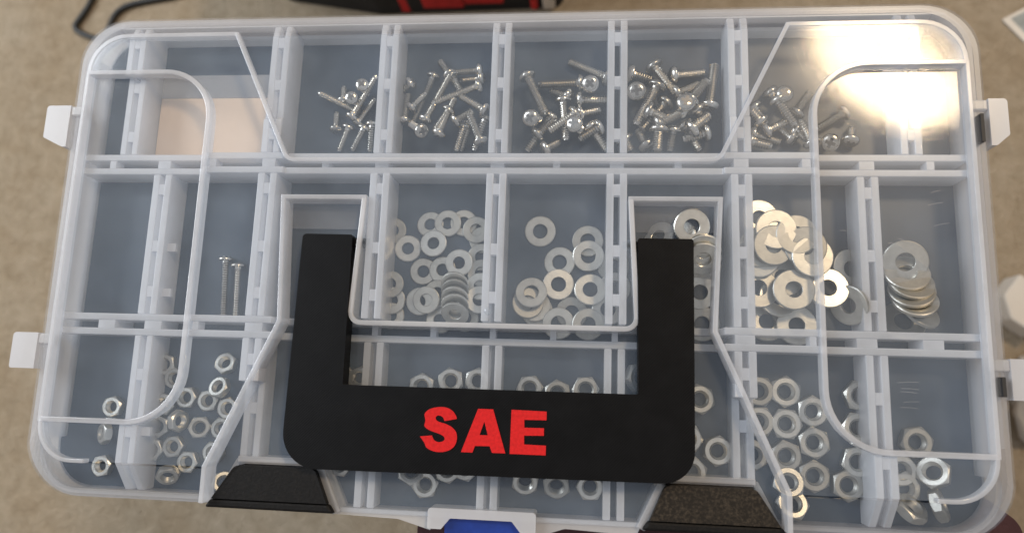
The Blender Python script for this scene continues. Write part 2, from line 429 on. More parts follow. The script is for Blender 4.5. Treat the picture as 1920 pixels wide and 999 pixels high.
finish(bm, 'flange_skirt', M['skirt'], lid)

# base: floor, outer wall, dividers
base_r = [(0, -91.0), (54.0, -91.0), (61.5, -75.5), (94.0, -75.5), (101.0, -89.0)]
base_out = base_r + [(p[0], p[1]) for p in fillet([(101.0, -89.0), (173.2, -89.0), (173.2, 98.6), (0, 98.6)], [0, 16, 17, 0], 10, closed=False)][1:]
base_out = base_out + mir(base_out)[1:-1]
bm = bmesh.new(); prism(bm, base_out, FLOOR - 2.2, FLOOR)
base = finish(bm, 'base_floor', M['floor'], case)
bm = bmesh.new(); ribbon(bm, base_out, 1.8, FLOOR - 3.5, -7.6, closed=True)
finish(bm, 'outer_wall', M['skirt'], base)
side_back = fillet([(173.2, -60), (173.2, 98.6), (-173.2, 98.6), (-173.2, -60)], [0, 17, 17, 0], 10, closed=False)
bm = bmesh.new(); ribbon(bm, side_back, 1.8, -7.5, -3.9)
finish(bm, 'upper_wall', M['skirt'], base)
# inner fillet along the back wall and the inner side walls
bm = bmesh.new(); slab_yz(bm, -166, 166, [(97.6, FLOOR), (94.6, FLOOR), (96.4, FLOOR + 2.0), (97.0, -4.2), (97.6, -4.2)])
finish(bm, 'back_lining', M['wall'], base)
for sgn in (1, -1):
    bm = bmesh.new(); ribbon(bm, [(sgn * 170.6, -70), (sgn * 170.6, 84)], 1.2, FLOOR, -4.8)
    finish(bm, 'side_lining', M['skirt'], base)

GAP, TH = 2.45, 2.6       # a divider is two thin walls GAP*2 - TH apart
def wall_profile(top):    # top: list of (coordinate, z)
    return [(top[0][0], FLOOR), *top, (top[-1][0], FLOOR)]
def zat(top, y):
    for (a, za), (b, zb) in zip(top, top[1:]):
        if min(a, b) <= y <= max(a, b): return za + (zb - za) * (y - a) / (b - a if b != a else 1)
    return top[-1][1]
def divider_v(x, top, ties):
    bm = bmesh.new()
    for s in (-1, 1):
        cx = x + s * GAP
        slab_yz(bm, cx - TH / 2, cx + TH / 2, wall_profile(top))
    o = finish(bm, 'divider', M['wall'], base, bevel=0.25, segs=1)
    if x != 45:     # hazy web added between the two walls to lighten the gap
        bm = bmesh.new(); lo = [(y, z - 3.6) for y, z in top]
        slab_yz(bm, x - GAP + TH / 2 + .03, x + GAP - TH / 2 - .03, wall_profile(lo))
        finish(bm, 'gap_haze_web', M['skirt'], o)
    for y in ties:
        bm = bmesh.new(); z = zat(top, y)
        box(bm, x - GAP + TH / 2 + .02, x + GAP - TH / 2 - .02, y - 2.1, y + 2.1, z - 3.0, z - 0.15)
        if x == -135 and y != ties[0]: box(bm, x + (GAP + TH / 2 + .02) * (-1 if x > 30 else 1), x + (GAP + TH / 2 + 3.4) * (-1 if x > 30 else 1), y - 1.6, y + 1.6, z - 4.2, z - 2.6)
        finish(bm, 'divider_tie', M['wall'], o)
def divider_h(y, top, ties):
    bm = bmesh.new()
    for s in (-1, 1):
        cy = y + s * (GAP + .4)
        slab_xz(bm, cy - TH / 2, cy + TH / 2, wall_profile(top))
    o = finish(bm, 'cross_wall', M['wall'], base, bevel=0.25, segs=1)
    for x, wd in ties:
        bm = bmesh.new(); z = zat(top, x)
        box(bm, x - wd, x + wd, y - GAP - .4 + TH / 2 + .02, y + GAP + .4 - TH / 2 - .02, FLOOR if wd > 1.6 else z - 5, z - 0.12)
        finish(bm, 'divider_tie', M['wall'], o)
M1, MB_, MG, MF = -1.35, -2.5, -4.3, -7.7
tieR1 = (50, 71, 89); tieR2 = (28, 5, -13); tieR3 = (-50, -70)
for k in range(-3, 4):
    x = 45 * k
    if abs(k) == 3:
        x1 = 151 * (1 if k > 0 else -1)
        divider_v(x1, [(42.47, MG), (75.0, MG), (75.2, M1), (91, M1), (96.8, -4)], tieR1)
        divider_v(x, [(-21.83, MG), (34.13, MG)], tieR2)
        divider_v(x, [(-88.0, -9.6), (-77.5, M1), (-63.5, M1), (-63.3, MG), (-30.17, MG)], (-45, -66))
    else:
        if abs(k) == 2: t1 = [(42.47, M1), (56, M1), (57, MB_), (91, MB_), (96.8, -4)]
        else: t1 = [(42.47, MB_), (91, MB_), (96.8, -4)]
        divider_v(x, t1, tieR1)
        divider_v(x, [(-21.83, M1), (34.13, M1)], tieR2)
        if abs(k) == 2: divider_v(x, [(-74.0, MF), (-46.5, MF), (-46, M1), (-30.17, M1)], (-56, -38))
        else: divider_v(x, [(-90.0, MF), (-30.17, MF)], ())
divider_h(38.3, [(-169.9, MG), (-117.5, MG), (-117, M1), (-84, M1), (-83.5, MB_), (83.5, MB_), (84, M1), (117, M1), (117.5, MG), (169.9, MG)],
          [(x, 1.3) for x in (-157, -113, -67.5, -22.5, 22.5, 67.5, 157)] + [(x, 2.6) for x in (-135, -90, -45, 0, 45, 90, 135)] + [(113, 1.5)])
divider_h(-26.0, [(-169.9, MG), (-117.5, MG), (-117, M1), (-83, M1), (-82.5, MF), (82.5, MF), (83, M1), (117, M1), (117.5, MG), (169.9, MG)],
          [(x, 1.1) for x in (-67.5, -45, -22.5, 0, 22.5, 45, 67.5, 113, -113)] + [(x, 3.4) for x in (-151, -132, -90, 90, 132, 154)])

# side latches (hinge tabs) of the lid
for sgn in (1, -1):
    xo = 187.6 if sgn < 0 else 183.6
    for y0, y1, cut in ((62.8, 45.2, True), (-30.2, -44.0, False)):
        pts = [(sgn * 177.2, y0), (sgn * xo, y0), (sgn * xo, y1 + (4.0 if cut else 0)), (sgn * (179.0 if cut else xo), y1), (sgn * 177.2, y1)]
        if not cut: pts.pop(3)
        pts = fillet(pts, [0, 1.4] + [1.0] * (len(pts) - 3) + [0], 5)
        bm = bmesh.new(); prism(bm, pts, -8.5, -2.2)
        tb = finish(bm, 'side_latch', M['tab'], case, bevel=0.5)
        bm = bmesh.new(); box(bm, min(sgn * 171, sgn * 177.1), max(sgn * 171, sgn * 177.1), y0 - 4.2, y0 - 0.3, -4.6, -2.5)
        finish(bm, 'latch_arm', M['rim'], tb, bevel=0.5)
        bm = bmesh.new(); box(bm, min(sgn * 171.6, sgn * 176.3), max(sgn * 171.6, sgn * 176.3), y1 + .6, y0 - 4.6, -10.2, -8.6)
        finish(bm, 'latch_shelf', M['skirt'], tb)
        if sgn > 0:
            bm = bmesh.new(); box(bm, 173.3, 174.5, y1 + 1.0, y0 - 6.2, -6.5, -0.8)  # solid black strip, painted shade of the open gap beside the latch
            finish(bm, 'latch_gap_shade', M['gap_leg_black'], tb)

# front latch: white housing and blue tongue
hp = fillet([(-20.6, -88.3), (18.0, -88.3), (18.0, -95.6), (12.9, -95.6), (9.5, -91.6), (-12.5, -91.6), (-15.6, -95.4), (-20.6, -95.4)], [1.2, 1.2, .5, .5, 1, 1, .5, .5], 4)
bm = bmesh.new(); prism(bm, hp, -13.5, -5.0)
fl_ = finish(bm, 'front_latch', M['tab'], case, bevel=0.5)
bm = bmesh.new(); slab_yz(bm, -15.0, 12.4, [(-90.6, -9.0), (-92.2, -7.4), (-97.6, -8.6), (-98.4, -14.5), (-90.6, -14.5)])
finish(bm, 'latch_tongue', M['blue'], fl_, bevel=0.4)
fl2 = fillet([(-56, -90.4), (-20, -90.4), (-20, -96.4), (-32, -93.2), (-56, -92.6)], [0, 0, 0, 4, 0], 5)
bm = bmesh.new(); prism(bm, fl2, -9.2, -7.8); finish(bm, 'front_lip', M['rim'], case)
fr2 = fillet([(17.4, -90.4), (55, -90.4), (53, -94.6), (28, -93.6), (17.4, -97.2)], [0, 0, 1.5, 4, 0], 5)
bm = bmesh.new(); prism(bm, fr2, -9.2, -7.8); finish(bm, 'front_lip', M['rim'], case)

# handle with raised letters
hout = [(-72.8, 9.6), (-53.4, 9.4), (-53.1, -46.2), (52.9, -46.2), (52.6, 9.3), (72.3, 9.2), (72.0, -75.6), (-74.2, -76.3)]
bm = bmesh.new(); prism(bm, fillet(hout, [1.5, .8, .5, .5, .8, 1.0, 11, 13], 10), -5.6, 0.9)
handle = finish(bm, 'handle', M['black'], case, bevel=0.35)
for sgn in (1, -1):
    bm = bmesh.new(); bmesh.ops.create_cone(bm, cap_ends=True, segments=14, radius1=2.0, radius2=2.0, depth=4.6,
                                            matrix=Matrix.Translation((sgn * 51.2, 6.9, -3.0)) @ Matrix.Rotation(math.pi / 2, 4, 'Y'))
    finish(bm, 'pivot_pin', M['black'], handle)
def crom(pts, n=4):
    out = []
    for i in range(len(pts) - 1):
        p0 = Vector(pts[max(i - 1, 0)]); p1 = Vector(pts[i]); p2 = Vector(pts[i + 1]); p3 = Vector(pts[min(i + 2, len(pts) - 1)])
        for k in range(n):
            t = k / n
            out.append(tuple(0.5 * ((2 * p1) + (p2 - p0) * t + (2 * p0 - 5 * p1 + 4 * p2 - p3) * t * t + (3 * p1 - p0 - 3 * p2 + p3) * t ** 3)))
    return out + [tuple(pts[-1])]
sa = [(-10.6, -56.8)]
sb = [(-14.9, -57.7), (-15.7, -56.3), (-17.2, -55.8), (-18.1, -56.4), (-18.0, -57.3), (-17.0, -58.0), (-14.6, -58.6), (-12.2, -59.7), (-10.6, -61.4), (-10.2, -63.7), (-10.9, -66.0), (-12.7, -67.6), (-15.6, -68.4), (-18.4, -68.2), (-20.9, -67.1), (-21.83, -65.4), (-23.5, -63.3)]
sc = [(-19.2, -62.8), (-18.4, -64.3), (-16.9, -65.0), (-15.3, -64.7), (-14.6, -63.9), (-15.1, -62.9), (-16.8, -62.1), (-19.8, -61.2), (-22.0, -59.8), (-21.83, -57.7), (-22.2, -55.4), (-20.4, -53.7), (-17.3, -52.9), (-14.4, -53.0), (-12.2, -54.1), (-10.9, -55.7), (-10.6, -56.8)]
bm = bmesh.new(); prism(bm, crom(sb) + crom(sc), 0.5, 1.15)
finish(bm, 'letter_s', M['red'], handle)
bm = bmesh.new(); prism(bm, [(-8.6, -68.1), (-3.1, -53.0), (2.3, -53.0), (7.1, -67.9), (2.4, -67.9), (1.5, -65.7), (-3.7, -65.8), (-4.5, -68.1)], 0.5, 1.15,
                        holes=[[(-2.2, -62.0), (-0.7, -57.3), (0.7, -62.0)]])
finish(bm, 'letter_a', M['red'], handle)
bm = bmesh.new(); prism(bm, [(8.8, -52.9), (21.2, -53.1), (21.2, -56.1), (13.4, -56.2), (13.5, -58.9), (20.4, -58.8), (20.4, -61.4), (13.5, -61.6), (13.6, -64.6), (21.2, -64.7), (21.2, -68.0), (8.6, -68.0)], 0.5, 1.15)
finish(bm, 'letter_e', M['red'], handle)

# black clips in the front notches
for sgn, mat, lab in ((-1, M['clip'], None), (1, M['clip_brown'], 'brown tinged speckled clip')):
    bm = bmesh.new(); prism(bm, fillet([(sgn * 57.2, -88.6), (sgn * 62.6, -76.6), (sgn * 93.0, -76.6), (sgn * 100.8, -88.6)], [0, 3, 3, 0], 6), -10.5, -2.8)
    bmesh.ops.recalc_face_normals(bm, faces=bm.faces)
    for v in bm.verts: v.co.z -= max(0, v.co.y + 79.5) * 0.15 if v.co.z > -5 else 0
    cl = finish(bm, 'front_clip', mat, case, bevel=0.5)
    if lab: cl['label'] = lab
    bm = bmesh.new(); prism(bm, [(sgn * 54.5, -92.0), (sgn * 56.6, -88.9), (sgn * 101.6, -88.9), (sgn * 103.6, -91.9)], -12.0, -3.4)
    finish(bm, 'clip_lip', M['clip'], cl, bevel=0.9)

# ------------------------------------------------------------------ what the case rests on, and the card in it
bm = bmesh.new()
st = fillet([(-27.5, -128), (192, -124), (186, -86), (150, -60), (150, 82), (-26, 82)], [5, 9, 9, 12, 10, 10], 6)
prism(bm, st, -330, -19.8)
o = finish(bm, 'stool_body', M['maroon'], None, bevel=3.0, segs=3)
stool = empty('stool', (60, -20, -400)); o.parent = stool; o.location = (-60 * MM, 20 * MM, 400 * MM)
for x, y in ((-5, -108), (160, -100), (125, 62), (-5, 62)):
    bm = bmesh.new(); bmesh.ops.create_cone(bm, cap_ends=True, segments=12, radius1=9, radius2=13, depth=70)
    finish(bm, 'leg', M['gap_leg_black'], stool, loc=(x - 60, y + 20, 35), smooth=True)
tag(stool, 'dark maroon fabric stool under the clear organizer case', 'stool')

card = empty('cream_card', (-120.5, 64, FLOOR))
bm = bmesh.new(); box(bm, -26.4, 26.2, -21.2, 7.0, 0.1, 0.6); finish(bm, 'card_sheet', M['card'], card)
bm = bmesh.new(); slab_yz(bm, -26.4, 26.2, [(7.1, 0.1), (17.4, 0.1), (17.4, 0.5), (7.1, 0.9)])
finish(bm, 'clear_flap', M['skirt'], card)
tag(card, 'cream coloured card lying flat in the top left bin', 'card')

# ------------------------------------------------------------------ hardware
SCREWS = [  # head xyz, tip xyz (mm, case frame), shank d, head d, head h, bin, label
 ((-53.5, 58.0, -13.3), (-53.9, 47.1, -14.7), (2.7, 5.4, 1.7), 'S1', 'upper steel screw pointing down in the screw bin next to the card bin'),
 ((-60.1, 66.5, -5.7), (-60.3, 67.7, -14.9), (2.7, 5.4, 1.7), 'S1', 'lower steel screw standing on end in the screw bin next to the card bin'),
 ((-56.1, 71.9, -5.7), (-57.0, 71.8, -14.9), (2.7, 5.4, 1.7), 'S1', 'upper steel screw standing on end in the screw bin next to the card bin'),
 ((-66.2, 68.9, -13.3), (-66.9, 75.3, -14.7), (2.7, 5.4, 1.7), 'S1', 'upper steel screw pointing up in the screw bin next to the card bin'),
 ((-63.3, 56.7, -13.3), (-66.9, 47.6, -14.7), (2.7, 5.4, 1.7), 'S1', 'lower steel screw pointing down in the screw bin next to the card bin'),
 ((-56.8, 56.4, -13.3), (-61.3, 47.6, -14.7), (2.7, 5.4, 1.7), 'S1', 'steel screw pointing down left in the screw bin next to the card bin'),
 ((-68.5, 56.7, -13.3), (-69.1, 64.1, -14.7), (2.7, 5.4, 1.7), 'S1', 'lower steel screw pointing up in the screw bin next to the card bin'),
 ((-60.4, 63.7, -12.5), (-76.4, 71.7, -12.5), (2.7, 5.4, 1.7), 'S1', 'steel screw pointing up left in the screw bin next to the card bin'),
 ((-59.2, 59.4, -13.3), (-53.4, 69.8, -14.7), (2.7, 5.4, 1.7), 'S1', 'lower steel screw pointing up right in the screw bin next to the card bin'),
 ((-60.8, 61.0, -10.3), (-52.0, 78.1, -10.3), (2.7, 5.4, 1.7), 'S1', 'upper steel screw pointing up right in the screw bin next to the card bin'),
 ((-38.3, 75.5, -13.0), (-43.4, 72.2, -14.5), (3.0, 5.9, 1.9), 'S2', 'upper steel screw pointing down left in the screw bin above the left washer bin'),
 ((-22.6, 79.7, -13.0), (-26.9, 86.0, -14.5), (3.0, 5.9, 1.9), 'S2', 'upper steel screw pointing up left in the screw bin above the left washer bin'),
 ((-10.6, 80.5, -12.1), (-20.6, 79.7, -12.1), (3.0, 5.9, 1.9), 'S2', 'upper steel screw pointing left in the screw bin above the left washer bin'),
 ((-9.7, 77.5, -13.0), (-18.3, 77.3, -14.5), (3.0, 5.9, 1.9), 'S2', 'middle steel screw pointing left in the screw bin above the left washer bin'),
 ((-20.5, 76.5, -9.7), (-16.5, 70.6, -9.7), (3.0, 5.9, 1.9), 'S2', 'steel screw pointing down right in the screw bin above the left washer bin'),
 ((-7.2, 62.1, -7.3), (-16.6, 67.7, -7.3), (3.0, 5.9, 1.9), 'S2', 'middle steel screw pointing up left in the screw bin above the left washer bin'),
 ((-29.5, 58.5, -7.3), (-20.7, 76.8, -7.3), (3.0, 5.9, 1.9), 'S2', 'topmost steel screw pointing up right, in the screw bin above the left washer bin'),
 ((-39.9, 60.3, -13.0), (-39.3, 71.5, -14.5), (3.0, 5.9, 1.9), 'S2', 'steel screw pointing up in the screw bin above the left washer bin'),
 ((-29.1, 78.2, -13.0), (-36.4, 60.2, -14.5), (3.0, 5.9, 1.9), 'S2', 'middle steel screw pointing down left in the screw bin above the left washer bin'),
 ((-17.1, 57.4, -6.5), (-11.1, 61.1, -6.5), (3.0, 5.9, 1.9), 'S2', 'lowest steel screw pointing up right, in the screw bin above the left washer bin'),
 ((-30.8, 52.6, -5.3), (-37.8, 59.2, -14.8), (3.0, 5.9, 1.9), 'S2', 'steel screw standing on end in the screw bin above the left washer bin'),
 ((-7.1, 59.9, -13.0), (-11.1, 47.5, -14.5), (3.0, 5.9, 1.9), 'S2', 'upper steel screw pointing down in the screw bin above the left washer bin'),
 ((-13.3, 57.7, -13.0), (-16.7, 47.5, -14.5), (3.0, 5.9, 1.9), 'S2', 'middle steel screw pointing down in the screw bin above the left washer bin'),
 ((-15.6, 56.2, -12.1), (-17.8, 46.7, -12.1), (3.0, 5.9, 1.9), 'S2', 'lower steel screw pointing down in the screw bin above the left washer bin'),
 ((-9.8, 71.3, -6.5), (-27.2, 64.1, -6.5), (3.0, 5.9, 1.9), 'S2', 'lower steel screw pointing left in the screw bin above the left washer bin'),
 ((-23.9, 52.4, -6.5), (-18.4, 66.5, -6.5), (3.0, 5.9, 1.9), 'S2', 'third-highest steel screw pointing up right, in the screw bin above the left washer bin'),
 ((-36.4, 65.4, -12.1), (-31.2, 71.1, -12.1), (3.0, 5.9, 1.9), 'S2', 'second-highest steel screw pointing up right, in the screw bin above the left washer bin'),
 ((-20.9, 60.8, -6.5), (-25.8, 53.1, -6.5), (3.0, 5.9, 1.9), 'S2', 'lower steel screw pointing down left in the screw bin above the left washer bin'),
 ((-7.7, 49.3, -6.5), (-12.3, 59.6, -6.5), (3.0, 5.9, 1.9), 'S2', 'lower steel screw pointing up left in the screw bin above the left washer bin'),
 ((40.6, 77.3, -12.5), (26.1, 84.7, -14.2), (3.5, 6.9, 2.2), 'S3', 'upper steel screw pointing left in the screw bin above the right washer bin'),
 ((25.6, 69.4, -12.5), (19.1, 72.4, -14.2), (3.5, 6.9, 2.2), 'S3', 'lower steel screw pointing left in the screw bin above the right washer bin'),
 ((34.7, 71.3, -5.6), (35.5, 73.8, -14.6), (3.5, 6.9, 2.2), 'S3', 'upper steel screw standing on end in the screw bin above the right washer bin'),
 ((30.1, 74.5, -11.5), (14.3, 74.0, -11.5), (3.5, 6.9, 2.2), 'S3', 'middle steel screw pointing left in the screw bin above the right washer bin'),
 ((31.1, 67.8, -12.5), (42.3, 68.4, -14.2), (3.5, 6.9, 2.2), 'S3', 'upper steel screw pointing right in the screw bin above the right washer bin'),
 ((12.2, 57.6, -5.6), (14.8, 61.1, -14.6), (3.5, 6.9, 2.2), 'S3', 'middle steel screw standing on end in the screw bin above the right washer bin'),
 ((28.9, 55.1, -5.6), (31.5, 55.9, -14.6), (3.5, 6.9, 2.2), 'S3', 'lower steel screw standing on end in the screw bin above the right washer bin'),
 ((18.0, 47.7, -12.5), (23.0, 51.1, -14.2), (3.5, 6.9, 2.2), 'S3', 'lower steel screw pointing up right in the screw bin above the right washer bin'),
 ((19.2, 60.3, -12.5), (10.3, 47.4, -14.2), (3.5, 6.9, 2.2), 'S3', 'lower steel screw pointing down left in the screw bin above the right washer bin'),
 ((35.3, 56.2, -12.5), (41.6, 47.4, -14.2), (3.5, 6.9, 2.2), 'S3', 'lower steel screw pointing down right in the screw bin above the right washer bin'),
 ((31.4, 62.0, -12.5), (38.7, 64.2, -14.2), (3.5, 6.9, 2.2), 'S3', 'lower steel screw pointing right in the screw bin above the right washer bin'),
 ((24.2, 66.5, -11.5), (25.6, 50.8, -11.5), (3.5, 6.9, 2.2), 'S3', 'steel screw pointing down in the screw bin above the right washer bin'),
 ((10.2, 75.7, -8.7), (17.3, 60.9, -8.7), (3.5, 6.9, 2.2), 'S3', 'upper steel screw pointing down right in the screw bin above the right washer bin'),
 ((37.7, 55.8, -11.5), (30.5, 51.0, -11.5), (3.5, 6.9, 2.2), 'S3', 'middle steel screw pointing down left in the screw bin above the right washer bin'),
 ((14.8, 53.7, -11.5), (21.0, 59.2, -11.5), (3.5, 6.9, 2.2), 'S3', 'upper steel screw pointing up right in the screw bin above the right washer bin'),
 ((28.3, 60.2, -8.7), (19.1, 53.7, -8.7), (3.5, 6.9, 2.2), 'S3', 'upper steel screw pointing down left in the screw bin above the right washer bin'),
 ((51.3, 78.2, -12.2), (59.0, 76.5, -14.1), (3.8, 7.5, 2.4), 'S4', 'lower steel screw pointing right in the screw bin left of the lamp glare'),
 ((67.9, 77.5, -12.2), (79.7, 79.4, -14.1), (3.8, 7.5, 2.4), 'S4', 'upper steel screw pointing right in the screw bin left of the lamp glare'),
 ((80.6, 65.2, -11.1), (82.9, 81.7, -11.1), (3.8, 7.5, 2.4), 'S4', 'steel screw pointing up in the screw bin left of the lamp glare'),
 ((68.7, 70.0, -12.2), (77.6, 74.7, -14.1), (3.8, 7.5, 2.4), 'S4', 'topmost steel screw pointing up right, in the screw bin left of the lamp glare'),
 ((73.5, 66.1, -8.0), (79.6, 73.7, -8.0), (3.8, 7.5, 2.4), 'S4', 'second-highest steel screw pointing up right, in the screw bin left of the lamp glare'),
 ((76.2, 63.1, -12.2), (79.5, 59.2, -14.1), (3.8, 7.5, 2.4), 'S4', 'third-highest steel screw pointing down right, in the screw bin left of the lamp glare'),
 ((48.5, 51.2, -12.2), (51.2, 47.3, -14.1), (3.8, 7.5, 2.4), 'S4', 'lowest steel screw pointing down right, in the screw bin left of the lamp glare'),
 ((52.5, 68.2, -5.7), (53.6, 70.2, -14.5), (3.8, 7.5, 2.4), 'S4', 'upper steel screw standing on end in the screw bin left of the lamp glare'),
 ((70.8, 63.3, -5.7), (70.6, 62.3, -14.5), (3.8, 7.5, 2.4), 'S4', 'lower steel screw standing on end in the screw bin left of the lamp glare'),
 ((61.3, 55.7, -6.9), (69.5, 60.1, -6.9), (3.8, 7.5, 2.4), 'S4', 'third-highest steel screw pointing up right, in the screw bin left of the lamp glare'),
 ((60.9, 52.5, -6.9), (60.3, 44.6, -6.9), (3.8, 7.5, 2.4), 'S4', 'upper steel screw pointing down in the screw bin left of the lamp glare'),
 ((66.9, 54.4, -12.2), (65.9, 47.1, -14.1), (3.8, 7.5, 2.4), 'S4', 'lower steel screw pointing down in the screw bin left of the lamp glare'),
 ((71.6, 56.6, -12.2), (77.3, 47.3, -14.1), (3.8, 7.5, 2.4), 'S4', 'fourth-highest steel screw pointing down right, in the screw bin left of the lamp glare'),
 ((56.7, 49.1, -12.2), (53.4, 55.8, -14.1), (3.8, 7.5, 2.4), 'S4', 'steel screw pointing up left in the screw bin left of the lamp glare'),
 ((63.4, 65.1, -11.1), (54.6, 54.7, -11.1), (3.8, 7.5, 2.4), 'S4', 'lower steel screw pointing down left in the screw bin left of the lamp glare'),
 ((60.0, 70.6, -8.0), (52.3, 55.3, -8.0), (3.8, 7.5, 2.4), 'S4', 'upper steel screw pointing down left in the screw bin left of the lamp glare'),
 ((59.9, 80.4, -11.1), (67.7, 69.3, -11.1), (3.8, 7.5, 2.4), 'S4', 'topmost steel screw pointing down right, in the screw bin left of the lamp glare'),
 ((78.5, 53.3, -11.1), (70.4, 50.8, -11.1), (3.8, 7.5, 2.4), 'S4', 'steel screw pointing left in the screw bin left of the lamp glare'),
 ((57.9, 60.4, -6.9), (64.9, 57.1, -6.9), (3.8, 7.5, 2.4), 'S4', 'second-highest steel screw pointing down right, in the screw bin left of the lamp glare'),
 ((74.0, 54.3, -8.0), (80.0, 59.6, -8.0), (3.8, 7.5, 2.4), 'S4', 'lowest steel screw pointing up right, in the screw bin left of the lamp glare'),
 ((104.2, 70.0, -12.7), (110.0, 62.8, -14.3), (3.4, 6.7, 2.2), 'S5', 'topmost steel screw pointing down right, in the screw bin under the lamp glare'),
 ((98.0, 64.0, -12.7), (102.7, 58.3, -14.3), (3.4, 6.7, 2.2), 'S5', 'third-highest steel screw pointing down right, in the screw bin under the lamp glare'),
 ((97.4, 53.2, -12.7), (107.6, 50.8, -14.3), (3.4, 6.7, 2.2), 'S5', 'upper steel screw pointing right in the screw bin under the lamp glare'),
 ((96.4, 50.0, -11.6), (103.9, 48.1, -11.6), (3.4, 6.7, 2.2), 'S5', 'lower steel screw pointing right in the screw bin under the lamp glare'),
 ((111.2, 52.1, -12.7), (106.8, 57.0, -14.3), (3.4, 6.7, 2.2), 'S5', 'lower steel screw pointing up left in the screw bin under the lamp glare'),
 ((113.5, 61.9, -12.7), (119.2, 70.4, -14.3), (3.4, 6.7, 2.2), 'S5', 'upper steel screw pointing up right in the screw bin under the lamp glare'),
 ((130.5, 61.6, -12.7), (121.4, 55.9, -14.3), (3.4, 6.7, 2.2), 'S5', 'steel screw pointing down left in the screw bin under the lamp glare'),
 ((123.1, 47.6, -5.5), (126.7, 52.3, -14.6), (3.4, 6.7, 2.2), 'S5', 'lower steel screw standing on end in the screw bin under the lamp glare'),
 ((112.9, 54.2, -11.6), (117.1, 50.8, -11.6), (3.4, 6.7, 2.2), 'S5', 'lowest steel screw pointing down right, in the screw bin under the lamp glare'),
 ((132.8, 51.2, -12.7), (134.0, 56.5, -14.3), (3.4, 6.7, 2.2), 'S5', 'steel screw pointing up in the screw bin under the lamp glare'),
 ((99.6, 58.8, -11.6), (96.3, 62.9, -11.6), (3.4, 6.7, 2.2), 'S5', 'upper steel screw pointing up left in the screw bin under the lamp glare'),
 ((107.1, 66.3, -5.5), (108.0, 66.5, -14.6), (3.4, 6.7, 2.2), 'S5', 'upper steel screw standing on end in the screw bin under the lamp glare'),
 ((102.5, 54.5, -11.6), (110.5, 58.7, -11.6), (3.4, 6.7, 2.2), 'S5', 'lower steel screw pointing up right in the screw bin under the lamp glare'),
 ((117.2, 49.2, -8.9), (113.6, 57.6, -8.9), (3.4, 6.7, 2.2), 'S5', 'middle steel screw pointing up left in the screw bin under the lamp glare'),
 ((105.4, 64.2, -6.7), (110.9, 54.7, -6.7), (3.4, 6.7, 2.2), 'S5', 'second-highest steel screw pointing down right, in the screw bin under the lamp glare'),
 ((-104.2, -1.3, -13.0), (-104.1, -23.4, -14.7), (2.7, 6.0, 1.6), 'P1', 'lower steel screw pointing down in the two-screw bin left of the handle'),
 ((-109.6, 1.2, -13.0), (-109.1, -24.4, -14.7), (2.7, 6.0, 1.6), 'P1', 'upper steel screw pointing down in the two-screw bin left of the handle'),
]
